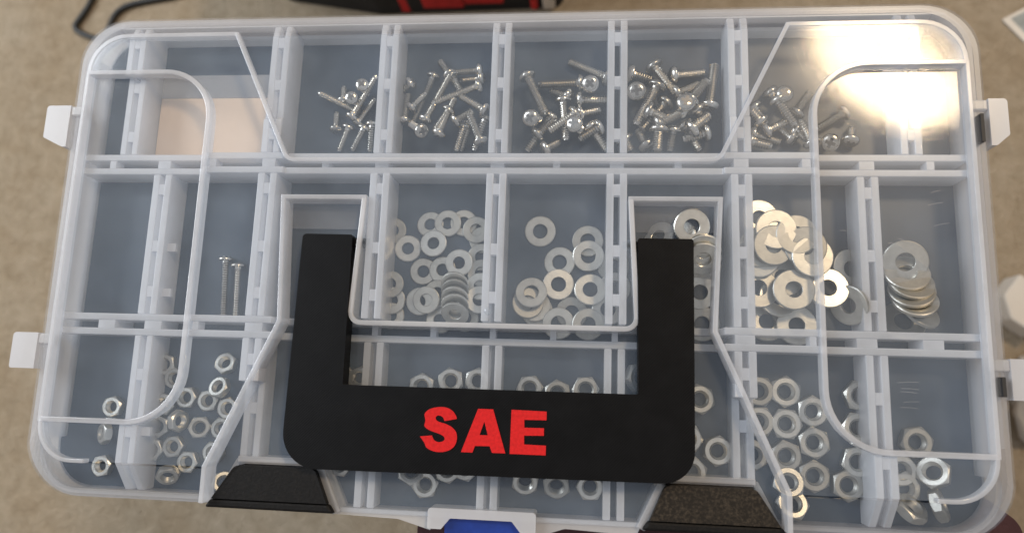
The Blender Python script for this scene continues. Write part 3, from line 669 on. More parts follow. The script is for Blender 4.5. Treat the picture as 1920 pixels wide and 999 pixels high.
WASHERS = [  # xyz (mm), (outer d, hole d, thickness), tilt, tilt direction, bin, label
 ((-41.3, -19.3, -15.5), (10.6, 4.7, 1.0), 3, 54, 'W1', 'lowest flat steel washer, left side of the left washer bin within the handle'),
 ((-21.8, -20.5, -15.5), (10.6, 4.7, 1.0), 5, 26, 'W1', 'lowest flat steel washer, right side of the left washer bin within the handle'),
 ((-11.8, -19.5, -15.5), (10.6, 4.7, 1.0), 4, 132, 'W1', 'eleventh-highest flat steel washer, right side of the left washer bin within the handle'),
 ((-42.5, 14.6, -15.5), (10.6, 4.7, 1.0), 0, 183, 'W1', 'second-highest flat steel washer, left side of the left washer bin within the handle'),
 ((-40.9, -13.4, -14.4), (10.6, 4.7, 1.0), 0, 156, 'W1', 'ninth-highest flat steel washer, left side of the left washer bin within the handle'),
 ((-41.7, -7.2, -13.3), (10.6, 4.7, 1.0), 1, 33, 'W1', 'sixth-highest flat steel washer, left side of the left washer bin within the handle'),
 ((-6.3, 11.3, -15.5), (10.6, 4.7, 1.0), 3, 298, 'W1', 'fourth-highest flat steel washer, right side of the left washer bin within the handle'),
 ((-6.5, 4.3, -14.4), (10.6, 4.7, 1.0), 1, 80, 'W1', 'fifth-highest flat steel washer, right side of the left washer bin within the handle'),
 ((-6.1, -2.2, -13.3), (10.6, 4.7, 1.0), 5, 341, 'W1', 'eighth-highest flat steel washer, right side of the left washer bin within the handle'),
 ((-6.2, -7.5, -12.2), (10.6, 4.7, 1.0), 5, 143, 'W1', 'ninth-highest flat steel washer, right side of the left washer bin within the handle'),
 ((-6.2, -12.8, -11.1), (10.6, 4.7, 1.0), 8, 17, 'W1', 'tenth-highest flat steel washer, right side of the left washer bin within the handle'),
 ((-27.5, 17.3, -15.5), (10.6, 4.7, 1.0), 7, 104, 'W1', 'topmost flat steel washer, left side of the left washer bin within the handle'),
 ((-14.1, 18.1, -15.5), (10.6, 4.7, 1.0), 1, 42, 'W1', 'topmost flat steel washer, right side of the left washer bin within the handle'),
 ((-8.9, 15.1, -14.4), (10.6, 4.7, 1.0), 2, 294, 'W1', 'third-highest flat steel washer, right side of the left washer bin within the handle'),
 ((-20.3, 17.6, -14.4), (10.6, 4.7, 1.0), 1, 209, 'W1', 'second-highest flat steel washer, right side of the left washer bin within the handle'),
 ((-25.4, 9.3, -13.3), (10.6, 4.7, 1.0), 5, 134, 'W1', 'third-highest flat steel washer, left side of the left washer bin within the handle'),
 ((-36.0, 7.5, -15.5), (10.6, 4.7, 1.0), 4, 23, 'W1', 'fourth-highest flat steel washer, left side of the left washer bin within the handle'),
 ((-29.3, -1.6, -15.5), (10.6, 4.7, 1.0), 0, 74, 'W1', 'fifth-highest flat steel washer, left side of the left washer bin within the handle'),
 ((-21.5, -1.0, -14.4), (10.6, 4.7, 1.0), 5, 154, 'W1', 'seventh-highest flat steel washer, right side of the left washer bin within the handle'),
 ((-14.7, 1.5, -12.2), (10.6, 4.7, 1.0), 3, 211, 'W1', 'sixth-highest flat steel washer, right side of the left washer bin within the handle'),
 ((-22.9, -10.4, -13.3), (10.6, 4.7, 1.0), 4, 108, 'W1', 'seventh-highest flat steel washer, left side of the left washer bin within the handle'),
 ((-29.4, -13.8, -12.2), (10.6, 4.7, 1.0), 6, 252, 'W1', 'tenth-highest flat steel washer, left side of the left washer bin within the handle'),
 ((-26.6, -13.3, -11.1), (10.6, 4.7, 1.0), 2, 207, 'W1', 'eighth-highest flat steel washer, left side of the left washer bin within the handle'),
 ((-15.4, -7.2, -9.0), (10.6, 4.7, 1.0), 40, 270, 'W1', 'topmost tilted steel washer, in the left washer bin within the handle'),
 ((-15.2, -9.8, -9.0), (10.6, 4.7, 1.0), 42, 272, 'W1', 'second-highest tilted steel washer, in the left washer bin within the handle'),
 ((-15.1, -12.5, -9.0), (10.6, 4.7, 1.0), 44, 268, 'W1', 'third-highest tilted steel washer, in the left washer bin within the handle'),
 ((-15.0, -15.3, -9.0), (10.6, 4.7, 1.0), 45, 275, 'W1', 'fourth-highest tilted steel washer, in the left washer bin within the handle'),
 ((-14.8, -18.5, -9.0), (10.6, 4.7, 1.0), 46, 265, 'W1', 'lowest tilted steel washer, in the left washer bin within the handle'),
 ((15.8, -16.2, -15.4), (12.0, 5.6, 1.1), 4, 315, 'W2', 'sixth-highest flat steel washer, left side of the right washer bin within the handle'),
 ((15.0, -14.5, -14.2), (12.0, 5.6, 1.1), 6, 104, 'W2', 'fifth-highest flat steel washer, left side of the right washer bin within the handle'),
 ((12.4, -13.4, -13.0), (12.0, 5.6, 1.1), 8, 43, 'W2', 'fourth-highest flat steel washer, left side of the right washer bin within the handle'),
 ((44.6, 1.5, -15.4), (12.0, 5.6, 1.1), 3, 273, 'W2', 'third-highest flat steel washer, right side of the right washer bin within the handle'),
 ((45.2, -6.9, -14.2), (12.0, 5.6, 1.1), 1, 176, 'W2', 'fourth-highest flat steel washer, right side of the right washer bin within the handle'),
 ((42.6, -15.2, -13.0), (12.0, 5.6, 1.1), 0, 241, 'W2', 'sixth-highest flat steel washer, right side of the right washer bin within the handle'),
 ((29.0, -16.5, -15.4), (12.0, 5.6, 1.1), 8, 275, 'W2', 'seventh-highest flat steel washer, right side of the right washer bin within the handle'),
 ((35.3, -21.1, -11.8), (12.0, 5.6, 1.1), 5, 315, 'W2', 'lowest flat steel washer, right side of the right washer bin within the handle'),
 ((24.1, -20.9, -13.0), (12.0, 5.6, 1.1), 3, 250, 'W2', 'lowest flat steel washer, left side of the right washer bin within the handle'),
 ((35.9, -8.0, -11.8), (12.0, 5.6, 1.1), 6, 80, 'W2', 'fifth-highest flat steel washer, right side of the right washer bin within the handle'),
 ((34.7, 11.4, -15.4), (12.0, 5.6, 1.1), 5, 209, 'W2', 'topmost flat steel washer, right side of the right washer bin within the handle'),
 ((35.0, 5.3, -14.2), (12.0, 5.6, 1.1), 4, 302, 'W2', 'second-highest flat steel washer, right side of the right washer bin within the handle'),
 ((24.0, 2.9, -15.4), (12.0, 5.6, 1.1), 8, 171, 'W2', 'second-highest flat steel washer, left side of the right washer bin within the handle'),
 ((23.8, -5.9, -14.2), (12.0, 5.6, 1.1), 5, 22, 'W2', 'third-highest flat steel washer, left side of the right washer bin within the handle'),
 ((13.7, -9.6, -11.0), (12.0, 5.6, 1.1), 14, 100, 'W2', 'tilted steel washer in the right washer bin within the handle'),
 ((16.2, 15.0, -15.4), (12.0, 5.6, 1.1), 5, 270, 'W2', 'topmost flat steel washer, left side of the right washer bin within the handle'),
 ((77.5, -19.6, -15.3), (13.0, 5.6, 1.3), 6, 233, 'W3', 'lowest flat steel washer, in the bin behind the handle right arm'),
 ((76.6, -7.9, -13.9), (13.0, 5.6, 1.3), 8, 296, 'W3', 'third-highest flat steel washer, in the bin behind the handle right arm'),
 ((64.6, -2.3, -15.3), (13.0, 5.6, 1.3), 2, 139, 'W3', 'second-highest flat steel washer, in the bin behind the handle right arm'),
 ((61.4, 12.7, -13.1), (13.0, 5.6, 1.3), 40, 150, 'W3', 'topmost tilted steel washer, in the bin behind the handle right arm'),
 ((68.9, 12.0, -9.6), (13.0, 5.6, 1.3), 35, 160, 'W3', 'second-highest tilted steel washer, in the bin behind the handle right arm'),
 ((77.3, 1.1, -10.2), (13.0, 5.6, 1.3), 40, 270, 'W3', 'lowest tilted steel washer, in the bin behind the handle right arm'),
 ((76.6, 3.4, -5.9), (13.0, 5.6, 1.3), 38, 270, 'W3', 'fourth-highest tilted steel washer, in the bin behind the handle right arm'),
 ((76.6, 6.3, -5.5), (13.0, 5.6, 1.3), 36, 270, 'W3', 'third-highest tilted steel washer, in the bin behind the handle right arm'),
 ((72.4, 14.9, -4.2), (13.0, 5.6, 1.3), 10, 270, 'W3', 'topmost flat steel washer, in the bin behind the handle right arm'),
 ((99.2, 20.9, -15.3), (14.6, 5.8, 1.4), 5, 8, 'W4', 'topmost flat steel washer, left side of the washer bin just right of the handle'),
 ((130.8, 1.7, -13.9), (14.6, 5.8, 1.4), 20, 0, 'W4', 'upper tilted steel washer in the washer bin just right of the handle'),
 ((128.2, -12.2, -9.1), (14.6, 5.8, 1.4), 55, 200, 'W4', 'lower tilted steel washer in the washer bin just right of the handle'),
 ((100.9, -18.2, -15.3), (14.6, 5.8, 1.4), 4, 60, 'W4', 'lowest flat steel washer, left side of the washer bin just right of the handle'),
 ((111.1, -19.5, -13.8), (14.6, 5.8, 1.4), 1, 21, 'W4', 'lowest flat steel washer, right side of the washer bin just right of the handle'),
 ((104.7, -9.4, -12.2), (14.6, 5.8, 1.4), 6, 47, 'W4', 'seventh-highest flat steel washer, right side of the washer bin just right of the handle'),
 ((105.8, -2.3, -10.7), (14.6, 5.8, 1.4), 2, 141, 'W4', 'fourth-highest flat steel washer, right side of the washer bin just right of the handle'),
 ((96.8, -6.6, -9.1), (14.6, 5.8, 1.4), 7, 29, 'W4', 'sixth-highest flat steel washer, left side of the washer bin just right of the handle'),
 ((96.9, 4.4, -7.6), (14.6, 5.8, 1.4), 4, 198, 'W4', 'fifth-highest flat steel washer, left side of the washer bin just right of the handle'),
 ((96.6, 8.0, -6.1), (14.6, 5.8, 1.4), 7, 295, 'W4', 'fourth-highest flat steel washer, left side of the washer bin just right of the handle'),
 ((120.6, -6.4, -7.6), (14.6, 5.8, 1.4), 7, 100, 'W4', 'fifth-highest flat steel washer, right side of the washer bin just right of the handle'),
 ((108.3, -7.4, -6.0), (14.6, 5.8, 1.4), 3, 129, 'W4', 'sixth-highest flat steel washer, right side of the washer bin just right of the handle'),
 ((101.3, 8.4, -4.5), (14.6, 5.8, 1.4), 7, 345, 'W4', 'third-highest flat steel washer, left side of the washer bin just right of the handle'),
 ((102.3, 14.2, -4.2), (14.6, 5.8, 1.4), 1, 63, 'W4', 'second-highest flat steel washer, left side of the washer bin just right of the handle'),
 ((109.4, 12.3, -4.2), (14.6, 5.8, 1.4), 2, 84, 'W4', 'topmost flat steel washer, right side of the washer bin just right of the handle'),
 ((112.4, 7.9, -4.2), (14.6, 5.8, 1.4), 4, 212, 'W4', 'second-highest flat steel washer, right side of the washer bin just right of the handle'),
 ((114.6, 4.4, -4.2), (14.6, 5.8, 1.4), 2, 1, 'W4', 'third-highest flat steel washer, right side of the washer bin just right of the handle'),
 ((148.5, -17.2, -14.0), (15.2, 6.4, 1.4), 18, 90, 'W5', 'lowest tilted steel washer, in the far right washer bin'),
 ((152.5, -13.5, -9.8), (15.2, 6.4, 1.4), 40, 55, 'W5', 'sixth-highest tilted steel washer, in the far right washer bin'),
 ((149.3, -10.3, -5.8), (15.2, 6.4, 1.4), 36, 98, 'W5', 'fifth-highest tilted steel washer, in the far right washer bin'),
 ((148.3, -7.1, -5.5), (15.2, 6.4, 1.4), 35, 108, 'W5', 'fourth-highest tilted steel washer, in the far right washer bin'),
 ((148.3, -4.2, -5.5), (15.2, 6.4, 1.4), 33, 92, 'W5', 'third-highest tilted steel washer, in the far right washer bin'),
 ((147.0, -0.8, -5.5), (15.2, 6.4, 1.4), 30, 102, 'W5', 'second-highest tilted steel washer, in the far right washer bin'),
 ((146.7, 3.2, -5.5), (15.2, 6.4, 1.4), 14, 230, 'W5', 'topmost tilted steel washer, in the far right washer bin'),
]
NUTS = [  # xyz (mm), (across corners, hole d, thickness), tilt, tilt direction, spin, bin, label
 ((-150.9, -57.9, -14.5), (8.6, 4.3, 3.0), 1, 133, 34, 'N1', 'upper steel hex nut in the near left corner bin'),
 ((-151.5, -68.0, -12.3), (8.6, 4.3, 3.0), 35, 180, 57, 'N1', 'tilted steel hex nut in the near left corner bin'),
 ((-152.3, -80.5, -14.5), (8.6, 4.3, 3.0), 2, 186, 37, 'N1', 'lower steel hex nut in the near left corner bin'),
 ((-131.0, -40.8, -14.5), (8.8, 4.5, 3.0), 2, 19, 54, 'N2', 'topmost steel hex nut, left side of the nut bin left of the handle'),
 ((-126.2, -46.1, -14.5), (8.8, 4.5, 3.0), 2, 315, 48, 'N2', 'second-highest steel hex nut, left side of the nut bin left of the handle'),
 ((-105.5, -39.7, -13.3), (8.8, 4.5, 3.0), 18, 90, 24, 'N2', 'topmost tilted steel hex nut, in the nut bin left of the handle'),
 ((-107.0, -49.0, -13.0), (8.8, 4.5, 3.0), 22, 120, 24, 'N2', 'second-highest tilted steel hex nut, in the nut bin left of the handle'),
 ((-120.7, -53.3, -14.5), (8.8, 4.5, 3.0), 0, 228, 4, 'N2', 'topmost steel hex nut, right side of the nut bin left of the handle'),
 ((-111.6, -54.2, -14.5), (8.8, 4.5, 3.0), 0, 75, 10, 'N2', 'second-highest steel hex nut, right side of the nut bin left of the handle'),
 ((-129.4, -56.1, -14.5), (8.8, 4.5, 3.0), 1, 19, 0, 'N2', 'third-highest steel hex nut, left side of the nut bin left of the handle'),
 ((-103.3, -56.8, -14.5), (8.8, 4.5, 3.0), 0, 37, 22, 'N2', 'third-highest steel hex nut, right side of the nut bin left of the handle'),
 ((-130.7, -64.7, -14.5), (8.8, 4.5, 3.0), 0, 315, 37, 'N2', 'fourth-highest steel hex nut, left side of the nut bin left of the handle'),
 ((-121.1, -62.1, -10.8), (8.8, 4.5, 3.0), 70, 0, 9, 'N2', 'third-highest tilted steel hex nut, in the nut bin left of the handle'),
 ((-113.5, -64.4, -13.4), (8.8, 4.5, 3.0), 16, 20, 15, 'N2', 'fourth-highest tilted steel hex nut, in the nut bin left of the handle'),
 ((-105.1, -64.5, -14.5), (8.8, 4.5, 3.0), 1, 131, 7, 'N2', 'fourth-highest steel hex nut, right side of the nut bin left of the handle'),
 ((-132.2, -73.6, -14.5), (8.8, 4.5, 3.0), 3, 358, 28, 'N2', 'lowest steel hex nut, left side of the nut bin left of the handle'),
 ((-123.9, -72.1, -14.5), (8.8, 4.5, 3.0), 1, 31, 6, 'N2', 'fifth-highest steel hex nut, left side of the nut bin left of the handle'),
 ((-107.5, -73.6, -14.5), (8.8, 4.5, 3.0), 1, 95, 50, 'N2', 'fifth-highest steel hex nut, right side of the nut bin left of the handle'),
 ((-117.4, -77.6, -14.5), (8.8, 4.5, 3.0), 0, 8, 57, 'N2', 'lowest steel hex nut, right side of the nut bin left of the handle'),
 ((-123.4, -82.3, -11.7), (8.8, 4.5, 3.0), 45, 300, 32, 'N2', 'fifth-highest tilted steel hex nut, in the nut bin left of the handle'),
 ((-101.3, -84.3, -12.5), (8.8, 4.5, 3.0), 30, 40, 9, 'N2', 'lowest tilted steel hex nut, in the nut bin left of the handle'),
 ((-57.5, -43.7, -14.5), (8.8, 4.6, 3.0), 2, 10, 32, 'N3', 'upper steel hex nut in the bin behind the handle left arm'),
 ((-51.8, -43.5, -14.5), (8.8, 4.6, 3.0), 3, 311, 42, 'N3', 'middle steel hex nut in the bin behind the handle left arm'),
 ((-56.7, -76.2, -14.5), (8.8, 4.6, 3.0), 1, 132, 10, 'N3', 'lower steel hex nut in the bin behind the handle left arm'),
 ((-27.1, -46.0, -14.3), (10.4, 5.4, 3.4), 2, 192, 47, 'N4', 'third-highest steel hex nut, in the nut bin around the letter S'),
 ((-16.1, -43.6, -14.3), (10.4, 5.4, 3.4), 1, 80, 49, 'N4', 'topmost steel hex nut, in the nut bin around the letter S'),
 ((-5.8, -43.3, -14.3), (10.4, 5.4, 3.4), 3, 307, 48, 'N4', 'second-highest steel hex nut, in the nut bin around the letter S'),
 ((-23.9, -81.6, -14.3), (10.4, 5.4, 3.4), 2, 266, 14, 'N4', 'lowest steel hex nut, in the nut bin around the letter S'),
 ((-29.3, -77.0, -12.3), (10.4, 5.4, 3.4), 25, 30, 31, 'N4', 'tilted steel hex nut in the nut bin around the letter S'),
 ((-15.8, -75.9, -14.3), (10.4, 5.4, 3.4), 1, 10, 2, 'N4', 'fifth-highest steel hex nut, in the nut bin around the letter S'),
 ((-9.0, -74.9, -14.3), (10.4, 5.4, 3.4), 1, 93, 42, 'N4', 'fourth-highest steel hex nut, in the nut bin around the letter S'),
 ((14.0, -45.4, -14.3), (10.4, 5.4, 3.4), 3, 161, 56, 'N5', 'topmost steel hex nut, in the nut bin around the letter E'),
 ((24.3, -46.8, -14.3), (10.4, 5.4, 3.4), 3, 344, 22, 'N5', 'third-highest steel hex nut, in the nut bin around the letter E'),
 ((34.7, -45.1, -14.3), (10.4, 5.4, 3.4), 1, 82, 12, 'N5', 'second-highest steel hex nut, in the nut bin around the letter E'),
 ((13.3, -78.6, -12.7), (10.4, 5.4, 3.4), 20, 280, 12, 'N5', 'upper tilted steel hex nut in the nut bin around the letter E'),
 ((24.7, -79.4, -12.7), (10.4, 5.4, 3.4), 20, 270, 37, 'N5', 'lower tilted steel hex nut in the nut bin around the letter E'),
 ((36.8, -79.6, -14.3), (10.4, 5.4, 3.4), 3, 303, 29, 'N5', 'lowest steel hex nut, in the nut bin around the letter E'),
 ((53.7, -40.1, -11.3), (11.2, 5.6, 3.6), 35, 0, 39, 'N6', 'upper tilted steel hex nut in the nut bin at the handle right corner'),
 ((76.1, -47.2, -14.2), (11.2, 5.6, 3.6), 2, 31, 40, 'N6', 'topmost steel hex nut, in the nut bin at the handle right corner'),
 ((71.6, -61.3, -14.2), (11.2, 5.6, 3.6), 3, 282, 45, 'N6', 'second-highest steel hex nut, in the nut bin at the handle right corner'),
 ((82.2, -65.2, -14.2), (11.2, 5.6, 3.6), 1, 64, 47, 'N6', 'third-highest steel hex nut, in the nut bin at the handle right corner'),
 ((73.0, -72.9, -14.2), (11.2, 5.6, 3.6), 1, 288, 58, 'N6', 'lowest steel hex nut, in the nut bin at the handle right corner'),
 ((64.0, -76.6, -11.0), (11.2, 5.6, 3.6), 40, 10, 24, 'N6', 'lower tilted steel hex nut in the nut bin at the handle right corner'),
 ((97.0, -43.6, -14.2), (11.6, 5.8, 3.6), 1, 341, 43, 'N7', 'topmost steel hex nut, left side of the nut bin just right of the handle'),
 ((106.3, -43.5, -14.2), (11.6, 5.8, 3.6), 1, 46, 9, 'N7', 'second-highest steel hex nut, left side of the nut bin just right of the handle'),
 ((115.5, -50.1, -14.2), (11.6, 5.8, 3.6), 3, 290, 9, 'N7', 'second-highest steel hex nut, right side of the nut bin just right of the handle'),
 ((96.8, -54.4, -14.2), (11.6, 5.8, 3.6), 2, 353, 39, 'N7', 'third-highest steel hex nut, left side of the nut bin just right of the handle'),
 ((106.2, -54.8, -14.2), (11.6, 5.8, 3.6), 1, 198, 8, 'N7', 'fourth-highest steel hex nut, left side of the nut bin just right of the handle'),
 ((115.6, -61.0, -14.2), (11.6, 5.8, 3.6), 0, 350, 39, 'N7', 'fourth-highest steel hex nut, right side of the nut bin just right of the handle'),
 ((94.3, -66.1, -14.2), (11.6, 5.8, 3.6), 2, 336, 26, 'N7', 'fifth-highest steel hex nut, left side of the nut bin just right of the handle'),
 ((105.8, -66.0, -14.2), (11.6, 5.8, 3.6), 3, 297, 13, 'N7', 'lowest steel hex nut, left side of the nut bin just right of the handle'),
 ((115.2, -72.5, -14.2), (11.6, 5.8, 3.6), 1, 105, 14, 'N7', 'sixth-highest steel hex nut, right side of the nut bin just right of the handle'),
 ((126.6, -75.1, -14.2), (11.6, 5.8, 3.6), 2, 93, 25, 'N7', 'lowest steel hex nut, right side of the nut bin just right of the handle'),
 ((106.1, -75.0, -12.9), (11.6, 5.8, 3.6), 14, 100, 8, 'N7', 'upper tilted steel hex nut in the nut bin just right of the handle'),
 ((107.0, -82.2, -12.4), (11.6, 5.8, 3.6), 20, 90, 55, 'N7', 'lower tilted steel hex nut in the nut bin just right of the handle'),
 ((132.0, -44.1, -14.2), (11.6, 5.8, 3.6), 1, 165, 35, 'N7', 'topmost steel hex nut, right side of the nut bin just right of the handle'),
 ((130.9, -55.3, -14.2), (11.6, 5.8, 3.6), 3, 151, 55, 'N7', 'third-highest steel hex nut, right side of the nut bin just right of the handle'),
 ((130.2, -67.0, -14.2), (11.6, 5.8, 3.6), 2, 191, 31, 'N7', 'fifth-highest steel hex nut, right side of the nut bin just right of the handle'),
 ((150.3, -59.5, -14.2), (11.6, 5.8, 3.6), 0, 158, 11, 'N8', 'upper steel hex nut in the near right corner bin'),
 ((144.6, -69.3, -14.2), (11.6, 5.8, 3.6), 0, 288, 10, 'N8', 'middle steel hex nut in the near right corner bin'),
 ((145.3, -75.1, -14.2), (11.6, 5.8, 3.6), 1, 261, 33, 'N8', 'lower steel hex nut in the near right corner bin'),
 ((154.1, -69.2, -10.8), (11.6, 5.8, 3.6), 40, 150, 20, 'N8', 'upper tilted steel hex nut in the near right corner bin'),
 ((145.7, -81.5, -10.2), (11.6, 5.8, 3.6), 50, 60, 31, 'N8', 'lower tilted steel hex nut in the near right corner bin'),
 ((154.6, -79.8, -9.7), (11.6, 5.8, 3.6), 60, 20, 33, 'N8', 'middle tilted steel hex nut in the near right corner bin'),
]
_cache = {}
def mesh_of(key, build):
    if key not in _cache:
        bm = bmesh.new(); build(bm)
        bmesh.ops.recalc_face_normals(bm, faces=bm.faces)
        for v in bm.verts: v.co *= MM
        me = bpy.data.meshes.new(key[0]); bm.to_mesh(me); bm.free()
        _cache[key] = me
    return _cache[key]

def lathe(bm, prof, n):
    """rings of (radius, z); radius 0 closes to a point"""
    prev = None
    for r, z in prof:
        if r < 1e-6: ring = [bm.verts.new((0, 0, z))]
        else: ring = [bm.verts.new((r * math.cos(2 * math.pi * i / n), r * math.sin(2 * math.pi * i / n), z)) for i in range(n)]
        if prev:
            a, b = prev, ring
            for i in range(n):
                j = (i + 1) % n
                if len(a) == 1 and len(b) > 1: bm.faces.new((a[0], b[i], b[j]))
                elif len(b) == 1 and len(a) > 1: bm.faces.new((a[i], a[j], b[0]))
                elif len(a) > 1: bm.faces.new((a[i], a[j], b[j], b[i]))
        prev = ring

def shank(d, L):
    def f(bm):
        prof = [(0, 0.2)]; z = 0.0; p = 0.95; r = d / 2
        prof.append((r * .95, 0.2))
        z = -1.0
        prof.append((r * .95, z))
        while z > -L + p:
            prof += [(r * .70, z - p * .15), (r * 1.02, z - p * .5), (r * 1.02, z - p * .62)]
            z -= p
        prof += [(r * .74, z - .1), (r * .66, -L), (0, -L)]
        lathe(bm, prof, 12)
    return f
def head(hd, hh):
    def f(bm):
        r = hd / 2
        lathe(bm, [(0, 0), (r * .94, 0), (r, hh * .18), (r * .96, hh * .5), (r * .80, hh * .8), (r * .5, hh * .97), (0, hh)], 20)
    return f
def recess(hd, hh):
    def f(bm):   # cross recess as bars in the dome, recess shade put into their dark steel
        w, l = hd * .085, hd * .27
        box(bm, -l, l, -w, w, hh * .62, hh * .985 + .05); box(bm, -w, w, -l, -w - .01, hh * .62, hh * .985 + .05); box(bm, -w, w, w + .01, l, hh * .62, hh * .985 + .05)
    return f
def washer_m(OD, ID, T):
    def f(bm):
        e = 0.14; o_, i_, h = OD / 2, ID / 2, T / 2
        prof = [(i_, -h + e), (i_ + e, -h), (o_ - e * 1.5, -h), (o_, -h + e), (o_, h - e * 1.5), (o_ - e * 2.2, h), (i_ + e, h), (i_, h - e)]
        n = 40; rings = [[bm.verts.new((r * math.cos(2 * math.pi * i / n), r * math.sin(2 * math.pi * i / n), z)) for i in range(n)] for r, z in prof]
        for a, b in zip(rings, rings[1:] + rings[:1]):
            for i in range(n): bm.faces.new((a[i], a[(i + 1) % n], b[(i + 1) % n], b[i]))
    return f
def nut_m(AC, ID, T):
    def f(bm):
        n = 36; R = AC / 2; ap = R * math.cos(math.pi / 6)
        def hexr(th):
            q = (th % (math.pi / 3)) - math.pi / 6
            return ap / math.cos(q)
        h = T / 2; rb = ID / 2
        def ring(fn, z): return [bm.verts.new((fn(2 * math.pi * i / n) * math.cos(2 * math.pi * i / n), fn(2 * math.pi * i / n) * math.sin(2 * math.pi * i / n), z)) for i in range(n)]
        cham = ap * 0.95
        seq = [ring(lambda t: rb * 1.13, h)]
        seq.append(ring(lambda t: min(cham, hexr(t)), h))
        rows = []
        zc = lambda t: h - max(0, hexr(t) - cham) * 0.75 - 0.02
        seq.append([bm.verts.new((hexr(2 * math.pi * i / n) * math.cos(2 * math.pi * i / n), hexr(2 * math.pi * i / n) * math.sin(2 * math.pi * i / n), zc(2 * math.pi * i / n))) for i in range(n)])
        seq.append([bm.verts.new((v.co.x, v.co.y, -v.co.z)) for v in seq[2]])
        seq.append(ring(lambda t: min(cham, hexr(t)), -h))
        seq.append(ring(lambda t: rb * 1.13, -h))
        z = -h + .35; k = 0
        while z < h - .3:       # bore thread
            seq.append(ring(lambda t: rb * (1.0 if k % 2 == 0 else .88), z)); z += .34; k += 1
        for a, b in zip(seq, seq[1:] + seq[:1]):
            for i in range(n): bm.faces.new((a[i], a[(i + 1) % n], b[(i + 1) % n], b[i]))
    return f

def add(name, me, mat, parent=None, smooth=False):
    if not me.materials:
        me.materials.append(mat)
        if smooth:
            for p in me.polygons: p.use_smooth = True
    o = bpy.data.objects.new(name, me); C.objects.link(o)
    if parent: o.parent = parent
    return o

random.seed(3)
for hp_, tp_, (d, hd, hh), b, lab in SCREWS:
    H, Tt = Vector(hp_), Vector(tp_)
    ax = (H - Tt); L = max(3.0, round(ax.length * 2) / 2)
    s = empty('machine_screw', hp_)
    s.rotation_mode = 'QUATERNION'
    s.rotation_quaternion = ax.to_track_quat('Z', 'Y') @ Matrix.Rotation(random.uniform(0, 6.28), 3, 'Z').to_quaternion()
    add('threaded_shank', mesh_of(('threaded_shank', d, L), shank(d, L)), M['zinc'], s)
    hdo = add('head', mesh_of(('head', hd, hh), head(hd, hh)), M['zinc'], s, True)
    add('cross_recess', mesh_of(('cross_recess', hd, hh), recess(hd, hh)), M['socket'], hdo)
    tag(s, lab, 'screw', 'small steel screws heaped in the case bins')
for p, (OD, ID, T_), tilt, td, b, lab in WASHERS:
    o = add('flat_washer', mesh_of(('flat_washer', OD, ID, T_), washer_m(OD, ID, T_)), M['zinc_flat'])
    o.location = (p[0] * MM, p[1] * MM, p[2] * MM + LIFT)
    n = Vector((math.sin(math.radians(tilt)) * math.cos(math.radians(td)), math.sin(math.radians(tilt)) * math.sin(math.radians(td)), math.cos(math.radians(tilt))))
    o.rotation_mode = 'QUATERNION'; o.rotation_quaternion = n.to_track_quat('Z', 'Y')
    tag(o, lab, 'washer', 'flat steel washers heaped in the case bins')
for p, (AC, ID, T_), tilt, td, spin, b, lab in NUTS:
    o = add('hex_nut', mesh_of(('hex_nut', AC, ID, T_), nut_m(AC, ID, T_)), M['zinc_flat'])
    o.location = (p[0] * MM, p[1] * MM, p[2] * MM + LIFT)
    n = Vector((math.sin(math.radians(tilt)) * math.cos(math.radians(td)), math.sin(math.radians(tilt)) * math.sin(math.radians(td)), math.cos(math.radians(tilt))))
    o.rotation_mode = 'QUATERNION'; o.rotation_quaternion = n.to_track_quat('Z', 'Y') @ Matrix.Rotation(math.radians(spin), 3, 'Z').to_quaternion()
    tag(o, lab, 'nut', 'steel hex nuts lying in the case bins')

# ------------------------------------------------------------------ things on the carpet behind
def tube(name, pts, r, mat):
    cu = bpy.data.curves.new(name, 'CURVE'); cu.dimensions = '3D'; cu.bevel_depth = r * MM; cu.bevel_resolution = 3
    sp_ = cu.splines.new('NURBS'); sp_.points.add(len(pts) - 1); sp_.use_endpoint_u = True; sp_.order_u = 4; sp_.resolution_u = 8
    for q, pt in zip(sp_.points, pts): q.co = (*(Vector(pt) * MM), 1)
    o = bpy.data.objects.new(name, cu); C.objects.link(o)
    bpy.context.view_layer.update()
    me = bpy.data.meshes.new_from_object(o.evaluated_get(bpy.context.evaluated_depsgraph_get()))
    bpy.data.objects.remove(o); me.materials.clear(); me.materials.append(mat)
    for p in me.polygons: p.use_smooth = True
    o = bpy.data.objects.new(name, me); C.objects.link(o)
    return o
cz = 3.2
o = tube('power_cord', [(-470, 520, cz), (-486, 400, cz), (-494, 355, cz), (-502, 334, cz), (-512, 321, cz), (-511, 314, cz), (-498, 308, cz), (-484, 303, cz),
                        (-474, 306, cz), (-472, 318, cz), (-469, 329, cz), (-462, 338, cz), (-448, 343.5, cz), (-419, 348, cz), (-380, 354, cz), (-300, 400, cz), (-260, 470, cz)], 3.0, M['cord'])
tag(o, 'thin black cord looping on the beige carpet behind the case', 'cord')

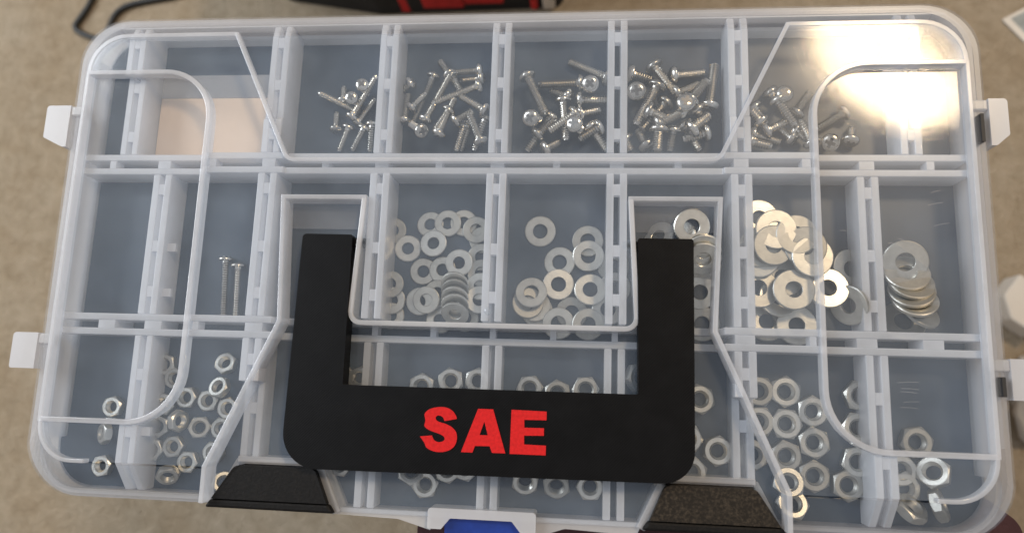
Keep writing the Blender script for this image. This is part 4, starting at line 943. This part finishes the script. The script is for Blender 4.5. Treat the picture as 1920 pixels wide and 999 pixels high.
bag = empty('tool_bag', (-115, 400, -400))
bm = bmesh.new(); prism(bm, fillet([(-175, -54), (-62, -74), (124, -70), (128, 130), (-150, 130)], [20, 12, 10, 25, 25], 6), 1, 150)
finish(bm, 'bag_body', M['bag'], bag, bevel=6, segs=3)
for x0, x1, y0, z0, z1 in ((-58, -29, -73.5, 2, 120), (-16, 26, -73.8, 9, 60), (26, 66, -73.0, 14, 60), (92, 99, -73.5, 2, 120)):
    bm = bmesh.new(); box(bm, x0, x1, y0, -62, z0, z1)
    finish(bm, 'red_panel', M['bagred'], bag, bevel=2)
bm = bmesh.new(); box(bm, 104, 116, -74, -66, 3, 40); finish(bm, 'buckle', M['white'], bag, bevel=2)
tag(bag, 'black tool bag with red panels standing behind the case', 'tool bag')

sheet = empty('printed_sheet', (430, 300, -399))
bm = bmesh.new(); prism(bm, [(-11, 7.5), (7, -15.5), (40, 20), (12, 20)], 0, 1.2); finish(bm, 'sheet_face', M['white'], sheet)
bm = bmesh.new(); prism(bm, [(-3.5, 8.0), (8.5, -8.0), (32, 17.5), (14, 17.5)], 1.25, 1.5); finish(bm, 'print_patch', M['printgrey'], sheet)
tag(sheet, 'white edged sheet with grey print on the carpet, upper right', 'sheet')

bm = bmesh.new(); prism(bm, [(2, -2), (17, 17), (55, -14), (26, -36), (6, -22)], 0, 24)
o = finish(bm, 'small_box', M['white'], None, bevel=2); o.location = (0.3855, 0.0465, 0.0005)
tag(o, 'small white box on the carpet beyond the right side of the case', 'box')
random.seed(5)
bm = bmesh.new(); bmesh.ops.create_icosphere(bm, subdivisions=3, radius=26)
for v in bm.verts:
    k = 1 + 0.16 * math.sin(v.co.x * .31 + v.co.y * .23) + 0.14 * math.sin(v.co.y * .4 - v.co.z * .5)
    v.co = Vector((v.co.x * k * .9, v.co.y * k * 1.6, max(v.co.z * .5 * k, -9)))
o = finish(bm, 'crumpled_cloth', M['white'], None, smooth=True); o.location = (0.419, -0.045, 0.0095)
tag(o, 'crumpled off-white cloth on the carpet by the lower right edge', 'cloth')
